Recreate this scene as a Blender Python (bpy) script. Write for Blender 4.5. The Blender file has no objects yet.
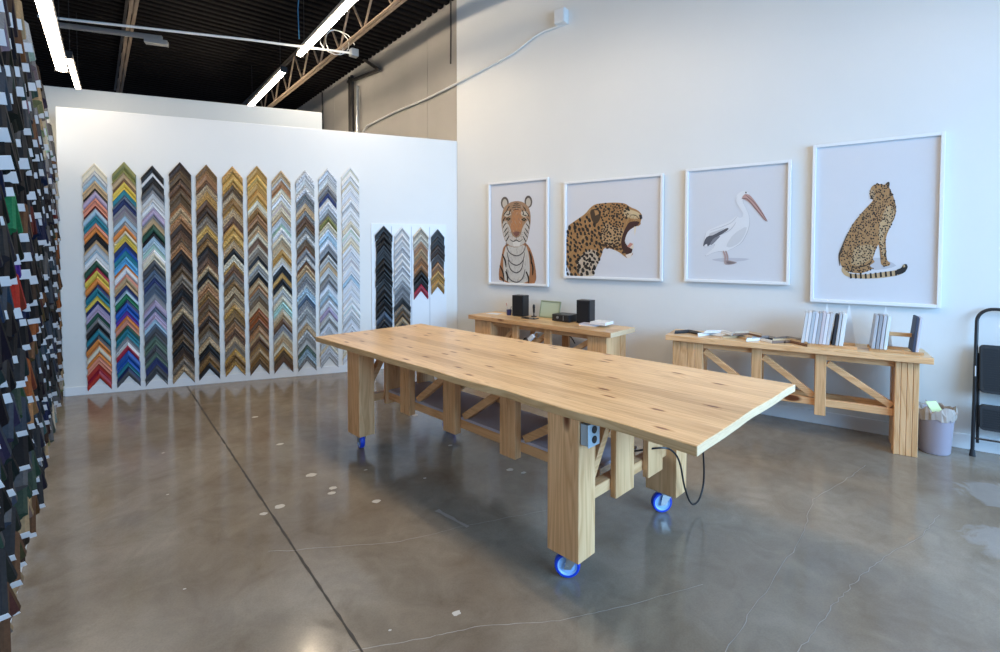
import bpy, math, random
from mathutils import Vector, Matrix
R = random.Random(7)
sc = bpy.context.scene
COL = sc.collection
rad = math.radians

# ------------------------------------------------------------------ camera
CAM = Vector((-2.07, -6.785, 1.6))
cd = bpy.data.cameras.new('camera'); cam = bpy.data.objects.new('camera', cd); COL.objects.link(cam)
cam.location = CAM
cam.rotation_euler = (rad(90 - 1.77), 0, rad(-21.9))
cd.sensor_width = 36; cd.lens = 495 * 36 / 1000; cd.shift_y = -0.06
cd.clip_start = 0.05
sc.camera = cam

# ------------------------------------------------------------------ light and exposure
sc.view_settings.view_transform = 'Standard'; sc.view_settings.look = 'None'
sc.view_settings.exposure = 0.0; sc.view_settings.gamma = 1.0
sc.view_settings.use_curve_mapping = False
w = bpy.data.worlds.new('world'); sc.world = w; w.use_nodes = True
w.node_tree.nodes['Background'].inputs[0].default_value = (0.50, 0.68, 1.0, 1)
w.node_tree.nodes['Background'].inputs[1].default_value = 0.22
def area(name, loc, aim, sx, sy, power, color, spread=180):
    l = bpy.data.lights.new(name, 'AREA'); l.shape = 'RECTANGLE'; l.size = sx; l.size_y = sy
    l.energy = power; l.color = color; l.spread = rad(spread)
    o = bpy.data.objects.new(name, l); COL.objects.link(o); o.location = loc
    o.rotation_euler = (Vector(aim) - Vector(loc)).to_track_quat('-Z', 'Y').to_euler()
    return o
# daylight coming through the shop front behind and to the right of the camera
area('window_daylight', (2.4, -9.2, 2.3), (-.6, -1.5, 0.2), 6.5, 2.6, 430, (0.33, 0.62, 1.0), 130)

# ------------------------------------------------------------------ frames of reference
FARN = Vector((0, -1, 0))
ANG_R = math.atan2(-1, 0.643)
WD = Vector((0.643, -1, 0)).normalized()          # along the right wall, towards the camera
WN = Vector((-1, -0.643, 0)).normalized()         # out of the right wall into the room
RA = rad(17.5)
RD = Vector((-math.sin(RA), math.cos(RA), 0))     # along the rear wall, the trusses and the lamps, away
RN = Vector((-math.cos(RA), -math.sin(RA), 0))
LA = rad(17.86)
LD = Vector((-math.sin(LA), math.cos(LA), 0))     # along the left wall, away
LN = Vector((math.cos(LA), math.sin(LA), 0))      # out of the left wall into the room
def M4(o, x, y, z=Vector((0, 0, 1))):
    m = Matrix((x, y, z)).transposed().to_4x4(); m.translation = Vector(o); return m

# ------------------------------------------------------------------ materials
MATS = {}
def mat(name, color=(.8, .8, .8), rough=.5, metal=0, spec=.5, emit=None, estr=0, alpha=None, coat=0, trans=0):
    if name in MATS: return MATS[name]
    m = bpy.data.materials.new(name); m.use_nodes = True
    b = m.node_tree.nodes['Principled BSDF']
    b.inputs['Base Color'].default_value = (*color, 1)
    b.inputs['Roughness'].default_value = rough; b.inputs['Metallic'].default_value = metal
    b.inputs['Specular IOR Level'].default_value = spec
    b.inputs['Coat Weight'].default_value = coat
    b.inputs['Transmission Weight'].default_value = trans
    if emit: b.inputs['Emission Color'].default_value = (*emit, 1); b.inputs['Emission Strength'].default_value = estr
    if alpha is not None: b.inputs['Alpha'].default_value = alpha
    MATS[name] = m; return m
def nt(m):
    t = m.node_tree; return t, t.nodes, t.links, t.nodes['Principled BSDF']
def ramp(n, stops, interp='LINEAR'):
    r = n.new('ShaderNodeValToRGB'); r.color_ramp.interpolation = interp
    e = r.color_ramp.elements
    while len(e) < len(stops): e.new(0.5)
    for k, (p, c) in enumerate(stops): e[k].position = p; e[k].color = (*c, 1) if len(c) == 3 else c
    return r
def tex(n, kind, **kw):
    t = n.new(kind)
    for k, v in kw.items():
        if k in t.inputs.keys(): t.inputs[k].default_value = v
        else: setattr(t, k, v)
    return t
def math_(n, l, op, a, b=None, c=None):
    m = n.new('ShaderNodeMath'); m.operation = op
    for k, v in enumerate((a, b, c)):
        if v is None: continue
        if isinstance(v, (int, float)): m.inputs[k].default_value = v
        else: l.new(v, m.inputs[k])
    return m.outputs[0]
def mix(n, l, f, a, b, blend='MIX'):
    m = n.new('ShaderNodeMix'); m.data_type = 'RGBA'; m.blend_type = blend
    for s, v in ((0, f), (6, a), (7, b)):
        if isinstance(v, (int, float)): m.inputs[s].default_value = v
        elif isinstance(v, tuple): m.inputs[s].default_value = (*v, 1)
        else: l.new(v, m.inputs[s])
    return m.outputs[2]
def bump(n, l, b, h, strength=.1, dist=.01):
    k = n.new('ShaderNodeBump'); k.inputs['Strength'].default_value = strength; k.inputs['Distance'].default_value = dist
    l.new(h, k.inputs['Height']); l.new(k.outputs[0], b.inputs['Normal'])

def paint(name, color, rough=.5, var=.03):
    m = mat(name, color, rough); t, n, l, b = nt(m)
    tc = n.new('ShaderNodeTexCoord')
    ns = tex(n, 'ShaderNodeTexNoise', Scale=1.1, Detail=3.0); l.new(tc.outputs['Object'], ns.inputs['Vector'])
    c0 = tuple(max(0, x - var) for x in color); c1 = tuple(min(1, x + var) for x in color)
    r = ramp(n, [(.3, c0), (.7, c1)]); l.new(ns.outputs[0], r.inputs[0]); l.new(r.outputs[0], b.inputs['Base Color'])
    n2 = tex(n, 'ShaderNodeTexNoise', Scale=180.0, Detail=2.0); l.new(tc.outputs['Object'], n2.inputs['Vector'])
    bump(n, l, b, n2.outputs[0], .05, .004)
    return m
M_WALL = paint('white_wall_paint', (.76, .77, .76), .42, .012)
M_PART = paint('partition_paint', (.80, .79, .755), .5, .012)
M_SOFF = paint('grey_wall_paint', (.56, .58, .57), .55, .015)
M_REAR = paint('bare_panel_wall', (.40, .385, .36), .6, .03)
M_TRIM = paint('trim_paint', (.80, .82, .84), .35, .01)
M_DECK = paint('black_deck_paint', (.006, .005, .005), .9, .002); M_DECK.node_tree.nodes['Principled BSDF'].inputs['Specular IOR Level'].default_value = .1
M_STEEL = paint('dark_steel_paint', (.030, .026, .023), .5, .006)
M_RUST = paint('primer_steel', (.20, .15, .11), .55, .03)
M_BLACK = mat('black_plastic', (.012, .012, .014), .38)
M_BLKMET = mat('black_enamel', (.016, .017, .02), .32)
M_RUBBER = mat('ribbed_rubber', (.022, .024, .028), .75)
M_GALV = mat('galvanised_steel', (.55, .57, .58), .35, .8)
M_BLUE = mat('blue_wheel_rubber', (.01, .06, .60), .35)
M_HUB = mat('pale_blue_wheel_core', (.35, .58, .92), .4)
M_FRAME = mat('white_frame_lacquer', (.84, .85, .86), .3)
M_LED = mat('lamp_tube_glow', (1, 1, 1), .4, emit=(1.0, .83, .62), estr=112)
M_LEDL = mat('lamp_tube_glow_low', (1, 1, 1), .4, emit=(1.0, .83, .62), estr=32)
M_LAMP = mat('lamp_housing', (.55, .53, .50), .4)
M_WHITE = mat('white_card', (.82, .83, .85), .6)
M_PAPER = mat('white_paper', (.80, .82, .86), .7)
M_LILAC = paint('lilac_grey_felt', (.50, .47, .55), .9, .02)

def wood(name, axis, c0=(.56, .35, .17), c1=(.74, .53, .31), knots=True, scale=1.0, rough=.45):
    """pine: fine grain running along one axis of the object's own coordinates"""
    m = mat(name, c1, rough); t, n, l, b = nt(m)
    tc = n.new('ShaderNodeTexCoord'); oi = n.new('ShaderNodeObjectInfo')
    off = n.new('ShaderNodeVectorMath'); off.operation = 'MULTIPLY_ADD'
    l.new(tc.outputs['Object'], off.inputs[0]); off.inputs[1].default_value = (1, 1, 1)
    mp = n.new('ShaderNodeMapping'); s = [9.0 * scale] * 3; s[axis] = .55 * scale
    mp.inputs['Scale'].default_value = s
    l.new(tc.outputs['Object'], mp.inputs[0])
    lo = n.new('ShaderNodeVectorMath'); lo.operation = 'ADD'; l.new(mp.outputs[0], lo.inputs[0])
    rr = math_(n, l, 'MULTIPLY', oi.outputs['Random'], 31.0); cmb = n.new('ShaderNodeCombineXYZ')
    for k in range(3): l.new(rr, cmb.inputs[k])
    l.new(cmb.outputs[0], lo.inputs[1])
    ns = tex(n, 'ShaderNodeTexNoise', Scale=1.0, Detail=3.0, Roughness=.55, Distortion=.6); l.new(lo.outputs[0], ns.inputs['Vector'])
    rings = math_(n, l, 'FRACT', math_(n, l, 'MULTIPLY', ns.outputs[0], 11.0))
    rr1 = ramp(n, [(0, c0), (.35, c1), (.8, tuple((a + b_) / 2 for a, b_ in zip(c0, c1))), (1, c0)])
    l.new(rings, rr1.inputs[0])  # growth rings
    ns2 = tex(n, 'ShaderNodeTexNoise', Scale=.35, Detail=2.0); l.new(lo.outputs[0], ns2.inputs['Vector'])
    tone = ramp(n, [(.3, (.78, .74, .68)), (.7, (1.08, 1.08, 1.08))]); l.new(ns2.outputs[0], tone.inputs[0])
    base = mix(n, l, .30, rr1.outputs[0], c1)
    base = mix(n, l, 1.0, base, tone.outputs[0], 'MULTIPLY')
    if knots:
        mk = n.new('ShaderNodeMapping'); s = [3.2] * 3; s[axis] = 1.3; mk.inputs['Scale'].default_value = s
        l.new(tc.outputs['Object'], mk.inputs[0])
        ko = n.new('ShaderNodeVectorMath'); ko.operation = 'ADD'; l.new(mk.outputs[0], ko.inputs[0]); l.new(cmb.outputs[0], ko.inputs[1])
        v = tex(n, 'ShaderNodeTexVoronoi', Scale=1.0, Randomness=1.0); l.new(ko.outputs[0], v.inputs['Vector'])
        kr = ramp(n, [(0, (.11, .045, .02)), (.075, (.20, .09, .04)), (.115, (1, 1, 1))]); l.new(v.outputs['Distance'], kr.inputs[0])
        base = mix(n, l, 1.0, base, kr.outputs[0], 'MULTIPLY')
    l.new(base, b.inputs['Base Color'])
    bump(n, l, b, rings, .04, .002)
    return m
PC0, PC1 = (.60, .29, .11), (.86, .52, .265)
WX = wood('pine_grain_lengthwise', 0, PC0, PC1); WY = wood('pine_grain_crosswise', 1, PC0, PC1); WZ = wood('pine_grain_upright', 2, PC0, PC1)
WXP = wood('pine_pale', 0, (.60, .36, .16), (.80, .56, .30)); 
WEND = wood('pine_sawn_end', 1, (.74, .50, .29), (.86, .64, .41), knots=False, scale=2.5)

def plank_top(name, pitch):
    m = wood(name, 0, (.55, .32, .14), (.80, .56, .31), knots=False, rough=.32); t, n, l, b = nt(m)
    tc = [x for x in n if x.type == 'TEX_COORD'][0]
    src = b.inputs['Base Color'].links[0].from_socket
    sp = n.new('ShaderNodeSeparateXYZ'); l.new(tc.outputs['Object'], sp.inputs[0])
    yy = math_(n, l, 'DIVIDE', sp.outputs[1], pitch)
    idx = math_(n, l, 'FLOOR', yy); fr = math_(n, l, 'FRACT', yy)
    wn = tex(n, 'ShaderNodeTexWhiteNoise', noise_dimensions='1D'); l.new(idx, wn.inputs['W'])
    tone = ramp(n, [(0, (.86, .82, .76)), (.5, (1, .98, .94)), (1, (1.08, 1.08, 1.06))]); l.new(wn.outputs[0], tone.inputs[0])
    c = mix(n, l, 1.0, src, tone.outputs[0], 'MULTIPLY')
    gap = ramp(n, [(0, (.30, .18, .10)), (.03, (1, 1, 1))]); l.new(fr, gap.inputs[0])
    c = mix(n, l, .7, c, gap.outputs[0], 'MULTIPLY')
    # knots: each plank gets its own, small and elongated along the grain
    mk = n.new('ShaderNodeMapping'); mk.inputs['Scale'].default_value = (2.3, 1 / pitch, 0); l.new(tc.outputs['Object'], mk.inputs[0])
    v = tex(n, 'ShaderNodeTexVoronoi', Scale=1.0, Randomness=1.0, voronoi_dimensions='2D'); l.new(mk.outputs[0], v.inputs['Vector'])
    nz = tex(n, 'ShaderNodeTexNoise', Scale=30.0); l.new(tc.outputs['Object'], nz.inputs['Vector'])
    d = math_(n, l, 'ADD', v.outputs['Distance'], math_(n, l, 'MULTIPLY', math_(n, l, 'SUBTRACT', nz.outputs[0], .5), .08))
    kr = ramp(n, [(0, (.22, .10, .05)), (.055, (.30, .15, .07)), (.085, (.75, .6, .45)), (.13, (1, 1, 1))]); l.new(d, kr.inputs[0])
    keep = math_(n, l, 'GREATER_THAN', n_sep(n, l, v.outputs['Color']), .45)
    c = mix(n, l, keep, c, mix(n, l, 1.0, c, kr.outputs[0], 'MULTIPLY'))
    l.new(c, b.inputs['Base Color'])
    return m
def n_sep(n, l, s):
    k = n.new('ShaderNodeSeparateColor'); l.new(s, k.inputs[0]); return k.outputs[0]
WTOP = plank_top('pine_plank_table_top', .125)
WBTOP = plank_top('pine_plank_bench_top', .12)

def attr_mat(name, rough=.4, metal=0., speck=0.):
    m = mat(name, (.5, .5, .5), rough, metal); t, n, l, b = nt(m)
    a = n.new('ShaderNodeAttribute'); a.attribute_name = 'Col'
    c = a.outputs['Color']
    tc = n.new('ShaderNodeTexCoord')
    ns = tex(n, 'ShaderNodeTexNoise', Scale=70.0, Detail=2.0); l.new(tc.outputs['Object'], ns.inputs['Vector'])
    r = ramp(n, [(.35, (1 - speck,) * 3), (.65, (1 + speck * .5,) * 3)]); l.new(ns.outputs[0], r.inputs[0])
    c = mix(n, l, 1.0, c, r.outputs[0], 'MULTIPLY')
    l.new(c, b.inputs['Base Color'])
    return m
A_PAINT = attr_mat('painted_moulding', .5, 0, .08)
A_GILT = attr_mat('gilded_moulding', .45, .2, .3)
A_ORN = attr_mat('ornate_moulding', .5, .12, .6)
A_SIDE = attr_mat('dark_wood_moulding', .75, 0, .15); A_SIDE.node_tree.nodes['Principled BSDF'].inputs['Specular IOR Level'].default_value = .12
A_PRINT = attr_mat('print_ink', .55, 0, .0)

# ------------------------------------------------------------------ mesh builder
class MB:
    def __init__(s): s.v = []; s.f = []; s.m = []; s.c = []; s.mi = 0; s.col = (1, 1, 1)
    def add(s, vs, fs, T=None):
        k = len(s.v)
        s.v += [tuple(T @ Vector(p)) if T else tuple(p) for p in vs]
        for f in fs: s.f.append([k + i for i in f]); s.m.append(s.mi); s.c.append(s.col)
        return s
    def box(s, x0, x1, y0, y1, z0, z1, T=None):
        vs = [(x, y, z) for z in (z0, z1) for x, y in ((x0, y0), (x1, y0), (x1, y1), (x0, y1))]
        return s.add(vs, [(3, 2, 1, 0), (4, 5, 6, 7), (0, 1, 5, 4), (1, 2, 6, 5), (2, 3, 7, 6), (3, 0, 4, 7)], T)
    def prism(s, poly, z0, z1, T=None):
        n = len(poly)
        vs = [(x, y, z0) for x, y in poly] + [(x, y, z1) for x, y in poly]
        fs = [tuple(range(n - 1, -1, -1)), tuple(range(n, 2 * n))] + [(i, (i + 1) % n, n + (i + 1) % n, n + i) for i in range(n)]
        return s.add(vs, fs, T)
    def bar(s, p, q, wdt, h, up=(0, 0, 1)):
        p, q = Vector(p), Vector(q); d = (q - p); L = d.length; d.normalize()
        sd = d.cross(Vector(up)); sd.normalize(); u = sd.cross(d)
        T = M4(p, d, sd, u)
        return s.box(0, L, -wdt / 2, wdt / 2, -h / 2, h / 2, T)
    def tube(s, pts, r, seg=10, closed=False, cap=True):
        pts = [Vector(p) for p in pts]; n = len(pts); k0 = len(s.v); nrm = None
        for i, p in enumerate(pts):
            a = pts[(i - 1) % n] if (closed or i > 0) else p; b = pts[(i + 1) % n] if (closed or i < n - 1) else p
            t = (b - a).normalized()
            if nrm is None:
                nrm = t.cross(Vector((0, 0, 1)))
                if nrm.length < .1: nrm = t.cross(Vector((1, 0, 0)))
                nrm.normalize()
            else:
                nrm = (nrm - t * nrm.dot(t)).normalized()
            bn = t.cross(nrm)
            rr = r[i] if isinstance(r, (list, tuple)) else r
            for k in range(seg):
                a_ = 2 * math.pi * k / seg; s.v.append(tuple(p + (nrm * math.cos(a_) + bn * math.sin(a_)) * rr))
        for i in range(n if closed else n - 1):
            for k in range(seg):
                a = k0 + i * seg + k; b = k0 + i * seg + (k + 1) % seg
                c = k0 + ((i + 1) % n) * seg + (k + 1) % seg; d = k0 + ((i + 1) % n) * seg + k
                s.f.append([a, b, c, d]); s.m.append(s.mi); s.c.append(s.col)
        if cap and not closed:
            s.f.append([k0 + k for k in range(seg)][::-1]); s.m.append(s.mi); s.c.append(s.col)
            s.f.append([k0 + (n - 1) * seg + k for k in range(seg)]); s.m.append(s.mi); s.c.append(s.col)
        return s
    def lathe(s, prof, seg=28, T=None, cap=True):
        vs = []; fs = []; n = len(prof)
        for (r, z) in prof:
            for k in range(seg): a = 2 * math.pi * k / seg; vs.append((r * math.cos(a), r * math.sin(a), z))
        for i in range(n - 1):
            for k in range(seg):
                fs.append((i * seg + k, i * seg + (k + 1) % seg, (i + 1) * seg + (k + 1) % seg, (i + 1) * seg + k))
        if cap and prof[0][0] > 1e-5: fs.append(tuple(range(seg))[::-1])
        if cap and prof[-1][0] > 1e-5: fs.append(tuple((n - 1) * seg + k for k in range(seg)))
        return s.add(vs, fs, T)
    def build(s, name, mats, parent=None, bevel=0, smooth=False):
        me = bpy.data.meshes.new(name); me.from_pydata(s.v, [], s.f)
        if not isinstance(mats, (list, tuple)): mats = [mats]
        for m in mats: me.materials.append(m)
        me.polygons.foreach_set('material_index', s.m)
        ca = me.color_attributes.new('Col', 'FLOAT_COLOR', 'CORNER')
        buf = []
        for p, c in zip(me.polygons, s.c): buf += [c[0], c[1], c[2], 1.0] * p.loop_total
        ca.data.foreach_set('color', buf)
        if smooth: me.polygons.foreach_set('use_smooth', [True] * len(me.polygons))
        me.update()
        o = bpy.data.objects.new(name, me); COL.objects.link(o)
        if parent: o.parent = parent
        if bevel:
            b = o.modifiers.new('bevel', 'BEVEL'); b.width = bevel; b.segments = 2; b.limit_method = 'ANGLE'
        if smooth:
            try:
                me.polygons.foreach_set('use_smooth', [True] * len(me.polygons))
                bm_edge = me.attributes.new('sharp_edge', 'BOOLEAN', 'EDGE')
                nrm = [p.normal.copy() for p in me.polygons]; ed = {}
                for p in me.polygons:
                    for ek in p.edge_keys: ed.setdefault(ek, []).append(p.index)
                vals = []
                for e in me.edges:
                    ps = ed.get(tuple(sorted(e.vertices)), [])
                    vals.append(len(ps) == 2 and nrm[ps[0]].angle(nrm[ps[1]], 0) > .7)
                bm_edge.data.foreach_set('value', vals)
            except Exception: pass
        return o
def thing(name, label, cat, M=None, group=None):
    o = bpy.data.objects.new(name, None); COL.objects.link(o); o.empty_display_size = .1
    if M is not None: o.matrix_world = M
    o['label'] = label; o['category'] = cat
    if group: o['group'] = group
    return o
def tag(o, label, cat, group=None, M=None):
    o['label'] = label; o['category'] = cat
    if group: o['group'] = group
    if M is not None: o.matrix_world = M
    return o
def struct(o, M=None):
    o['kind'] = 'structure'
    if M is not None: o.matrix_world = M
    return o

ORD = ['', 'first', 'second', 'third', 'fourth', 'fifth', 'sixth', 'seventh', 'eighth', 'ninth', 'tenth', 'eleventh', 'twelfth',
       'thirteenth', 'fourteenth', 'fifteenth', 'sixteenth', 'seventeenth', 'eighteenth', 'nineteenth', 'twentieth',
       'twenty-first', 'twenty-second', 'twenty-third', 'twenty-fourth', 'twenty-fifth', 'twenty-sixth']

# ------------------------------------------------------------------ the room
M_FLOOR = mat('polished_concrete', (.2, .17, .14), .2)
def floor_mat():
    t, n, l, b = nt(M_FLOOR)
    tc = n.new('ShaderNodeTexCoord'); O = tc.outputs['Object']
    n1 = tex(n, 'ShaderNodeTexNoise', Scale=.9, Detail=6.0, Roughness=.6, Distortion=.5); l.new(O, n1.inputs['Vector'])
    n2 = tex(n, 'ShaderNodeTexNoise', Scale=5.0, Detail=6.0, Roughness=.65, Distortion=1.2); l.new(O, n2.inputs['Vector'])
    n3 = tex(n, 'ShaderNodeTexNoise', Scale=120.0, Detail=3.0); l.new(O, n3.inputs['Vector'])
    r1 = ramp(n, [(.3, (.175, .135, .098)), (.5, (.228, .187, .142)), (.7, (.29, .25, .20))]); l.new(n1.outputs[0], r1.inputs[0])
    r2 = ramp(n, [(.3, (.80, .78, .76)), (.55, (1, 1, 1)), (.75, (1.15, 1.15, 1.15))]); l.new(n2.outputs[0], r2.inputs[0])
    c = mix(n, l, .8, r1.outputs[0], r2.outputs[0], 'MULTIPLY')
    r3 = ramp(n, [(.35, (.88, .88, .88)), (.6, (1.05, 1.05, 1.05))]); l.new(n3.outputs[0], r3.inputs[0])
    c = mix(n, l, .6, c, r3.outputs[0], 'MULTIPLY')
    # pale worn blotches near the ladder
    for (x, y, ra) in ((2.18, -5.10, .24), (1.52, -5.42, .22), (1.20, -5.75, .16)):
        vm = n.new('ShaderNodeVectorMath'); vm.operation = 'SUBTRACT'; l.new(O, vm.inputs[0]); vm.inputs[1].default_value = (x, y, 0)
        ln = n.new('ShaderNodeVectorMath'); ln.operation = 'LENGTH'; l.new(vm.outputs[0], ln.inputs[0])
        d = math_(n, l, 'ADD', ln.outputs['Value'], math_(n, l, 'MULTIPLY', math_(n, l, 'SUBTRACT', n2.outputs[0], .5), .35))
        f = ramp(n, [(ra - .03, (1, 1, 1)), (ra + .03, (0, 0, 0))]); l.new(d, f.inputs[0])
        c = mix(n, l, math_(n, l, 'MULTIPLY', f.outputs[0], .34), c, (.46, .47, .48))
    l.new(c, b.inputs['Base Color'])
    rr = ramp(n, [(.3, (.09,) * 3), (.7, (.20,) * 3)]); l.new(n2.outputs[0], rr.inputs[0]); l.new(rr.outputs[0], b.inputs['Roughness'])
    b.inputs['Specular IOR Level'].default_value = .5
    bump(n, l, b, n2.outputs[0], .02, .01)
floor_mat()
fl = struct(MB().box(-9, 7, -11, 13, -.1, 0).build('floor', M_FLOOR))
ZT = 3.155
struct(MB().box(-4.51, 0, 0, .14, 0, ZT).build('wall_far', M_PART, bevel=.006))
struct(MB().box(-4.49, -.004, -.012, 0, 0, .095).build('baseboard_far', M_TRIM, bevel=.003))
# higher box of a room behind the partition
struct(MB().box(-5.6, -1.776, .62, 3.6, 0, 3.53).build('wall_back_room', M_SOFF, bevel=.006))
# right wall: its local x runs from the far corner towards the camera, y into the room
TR = M4((0, 0, 0), WD, WN)
struct(MB().box(0, 7.6, -.2, 0, 0, 5.6).build('wall_right', M_WALL), TR)
struct(MB().box(0.01, 7.6, 0, .014, 0, .12).build('baseboard_right', M_TRIM, bevel=.003), TR)
# rear wall, behind the partition
TB = M4((0, 0, 0), RD, RN)
mb = MB().box(0.02, .81, -.22, -.012, 0, 5.6); mb.box(.818, 4.6, -.22, -.012, 0, 5.6); mb.box(4.608, 9.5, -.22, -.012, 0, 5.6)
struct(mb.build('wall_rear', M_REAR), TB)
# left wall (3.05 m high); local x runs away from the camera
LO = Vector((-4.575, 0.02, 0))
TL = M4(LO, LD, LN)
# mirrored axes keep a right-handed frame: x = LD, y = -LN
TLw = M4(LO, LD, -LN)
struct(MB().box(-6.6, .7, 0, .14, 0, 3.08).build('wall_left', M_WALL, bevel=.004), TLw)
struct(MB().box(-6.6, .05, -.012, 0, 0, .1).build('baseboard_left', M_TRIM, bevel=.003), TLw)

# corrugated steel deck, ribs across the trusses, ending on the walls
ZD = 5.16
def deck():
    mb = MB(); pitch = .16; a = -7.0
    prof = [(0, 0), (.05, 0), (.065, .05), (.135, .05), (.15, 0), (.16, 0)]
    nrow = int(17.5 / pitch)
    def right_end(s_):
        if s_ >= 0: return 0.0
        # intersection of the line with the right wall plane
        P = RD * s_; # travel along -RN until on right wall line
        den = (-RN).dot(WN); t_ = -(P.dot(WN)) / den
        return t_
    k = []
    for i in range(nrow):
        for (dx, dz) in prof[:-1]:
            s_ = a + i * pitch + dx
            k.append((s_, dz))
    for (s_, dz) in k:
        e = right_end(s_)
        P = RD * s_ - RN * min(e, 6) ; Q = RD * s_ + RN * 9.5
        mb.v += [(P.x, P.y, ZD + dz), (Q.x, Q.y, ZD + dz)]
    for i in range(len(k) - 1):
        j = 2 * i; mb.f.append([j, j + 1, j + 3, j + 2]); mb.m.append(0); mb.c.append((1, 1, 1))
    o = mb.build('ceiling', M_DECK)
    so = o.modifiers.new('solid', 'SOLIDIFY'); so.thickness = .02; so.offset = 1
    return struct(o)
deck()

# ------------------------------------------------------------------ floor joint, cracks and spots
def floor_line(name, pts, w0, w1, m, z=.0008, jitter=.0, sub=10, seed=1):
    r = random.Random(seed); P = []
    for i in range(len(pts) - 1):
        a, b = Vector(pts[i]), Vector(pts[i + 1]); nrm = Vector((-(b - a).y, (b - a).x)).normalized()
        for k in range(sub):
            P.append(a.lerp(b, k / sub) + nrm * r.uniform(-jitter, jitter))
    P.append(Vector(pts[-1])); mb = MB()
    for i, p in enumerate(P):
        q = P[min(i + 1, len(P) - 1)] - P[max(i - 1, 0)]; nn = Vector((-q.y, q.x)).normalized() * (w0 + (w1 - w0) * i / len(P)) * r.uniform(.6, 1.3) / 2
        mb.v += [(p.x - nn.x, p.y - nn.y, z), (p.x + nn.x, p.y + nn.y, z)]
    for i in range(len(P) - 1):
        mb.f.append([2 * i, 2 * i + 2, 2 * i + 3, 2 * i + 1]); mb.m.append(0); mb.c.append((1, 1, 1))
    return struct(mb.build(name, m), None)
M_JOINT = mat('joint_filler', (.045, .038, .032), .7)
M_CRACK = paint('pale_crack_dust', (.31, .28, .25), .5, .03)
M_CRACKD = paint('dull_crack_tone', (.28, .25, .22), .5, .02)  # own colour of the duller crack marks, shared with the scuff
def V2(x, y): return (x, y)
JF = []
def fline(*a, **k):
    o = floor_line(*a, **k); o.parent = fl
    if 'kind' in o: del o['kind']
    JF.append(o)
J0 = Vector((-3.335, -.03)); JD = Vector((math.sin(rad(17.2)), -math.cos(rad(17.2))))
fline('saw_cut_joint', [J0, J0 + JD * 7.5], .012, .012, M_JOINT, jitter=.0012, sub=160)
fline('crack', [V2(-2.25, -3.93), V2(-1.58, -4.10), V2(-1.17, -4.08), V2(-0.5, -4.12)], .0035, .0025, M_CRACKD, jitter=.006, sub=14, seed=2)
fline('crack', [V2(-1.91, -4.77), V2(-1.59, -4.82), V2(-1.38, -4.84), V2(-1.05, -4.94), V2(-.76, -4.97), V2(-.3, -4.99)], .0035, .0025, M_CRACK, jitter=.003, sub=9, seed=3)
fline('crack', [V2(-.9, -5.55), V2(-.52, -5.33), V2(-.14, -5.17), V2(.47, -4.91), V2(.97, -4.63), V2(1.44, -4.52), V2(1.82, -4.42)], .0035, .0025, M_CRACK, jitter=.008, sub=9, seed=4)
fline('crack', [V2(-.6, -5.6), V2(-.24, -5.44), V2(.1, -5.33), V2(.35, -5.26), V2(.69, -5.19), V2(1.15, -5.13), V2(1.5, -5.04)], .0035, .0025, M_CRACK, jitter=.007, sub=9, seed=5)
M_SPOT = mat('dried_plaster', (.52, .48, .42), .7)
for (x, y, r_) in [(-2.5, -1.53, .03), (-2.25, -2.35, .03), (-2.02, -3.05, .04), (-1.89, -3.31, .03), (-1.90, -3.38, .028), (-1.64, -3.6, .032),
                   (-1.45, -4.73, .022), (-1.65, -3.11, .014), (-1.28, -3.4, .012), (-2.21, -3.44, .035), (-2.3, -3.5, .025), (-1.06, -2.05, .03), (-.67, -3.5, .03), (-.6, -3.58, .022), (-1.74, -4.72, .008),
                   (-2.9, -3.0, .01), (-3.1, -2.2, .012), (-2.6, -4.1, .008), (-.95, -2.9, .02)]:
    mb = MB(); n_ = 12; a0 = R.random() * 6
    mb.v = [(x + r_ * R.uniform(.75, 1.1) * math.cos(a0 + 6.283 * k / n_), y + .75 * r_ * R.uniform(.75, 1.1) * math.sin(a0 + 6.283 * k / n_), .0007) for k in range(n_)]
    mb.f = [list(range(n_))]; mb.m = [0]; mb.c = [(1, 1, 1)]
    mb.build('plaster_spot', M_SPOT, fl)
fline('scuff', [V2(-1.31, -3.85), V2(-1.19, -4.10)], .03, .02, M_CRACKD, jitter=.002, sub=6, seed=9)

# ------------------------------------------------------------------ ceiling steel, lamps, conduits
def truss(lat, name, label, z0, z1, s0, s1, ph=0):
    """open web truss; lat = distance from the rear wall's line into the room"""
    T = M4(RN * lat, RD, RN)
    t = thing(name, label, 'roof truss', T)
    for z, nm in ((z0, 'bottom_chord'), (z1, 'top_chord')):
        mb = MB()
        mb.box(s0, s1, -.045, -.008, z - .004, z + .004).box(s0, s1, .008, .045, z - .004, z + .004)
        mb.box(s0, s1, -.014, -.008, z, z + .045).box(s0, s1, .008, .014, z, z + .045)
        mb.build(nm, M_STEEL if nm[0] == 't' else M_RUST, t)
    k = s0 + ph; st = .42; up = True; web = MB()
    while k < s1 - st:
        web.bar((k, 0, z0 if up else z1), (k + st, 0, z1 if up else z0), .022, .022, up=(0, 1, 0)); up = not up; k += st
    web.build('web', M_RUST, t)
truss(1.15, 'roof_truss', 'dark open-web steel roof truss running beside the bare rear wall', 4.55, 5.12, -2.0, 8.0)
truss(3.55, 'roof_truss', 'black open-web steel roof truss in the dark middle of the ceiling', 4.75, 5.12, -6.0, 8.0)
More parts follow.
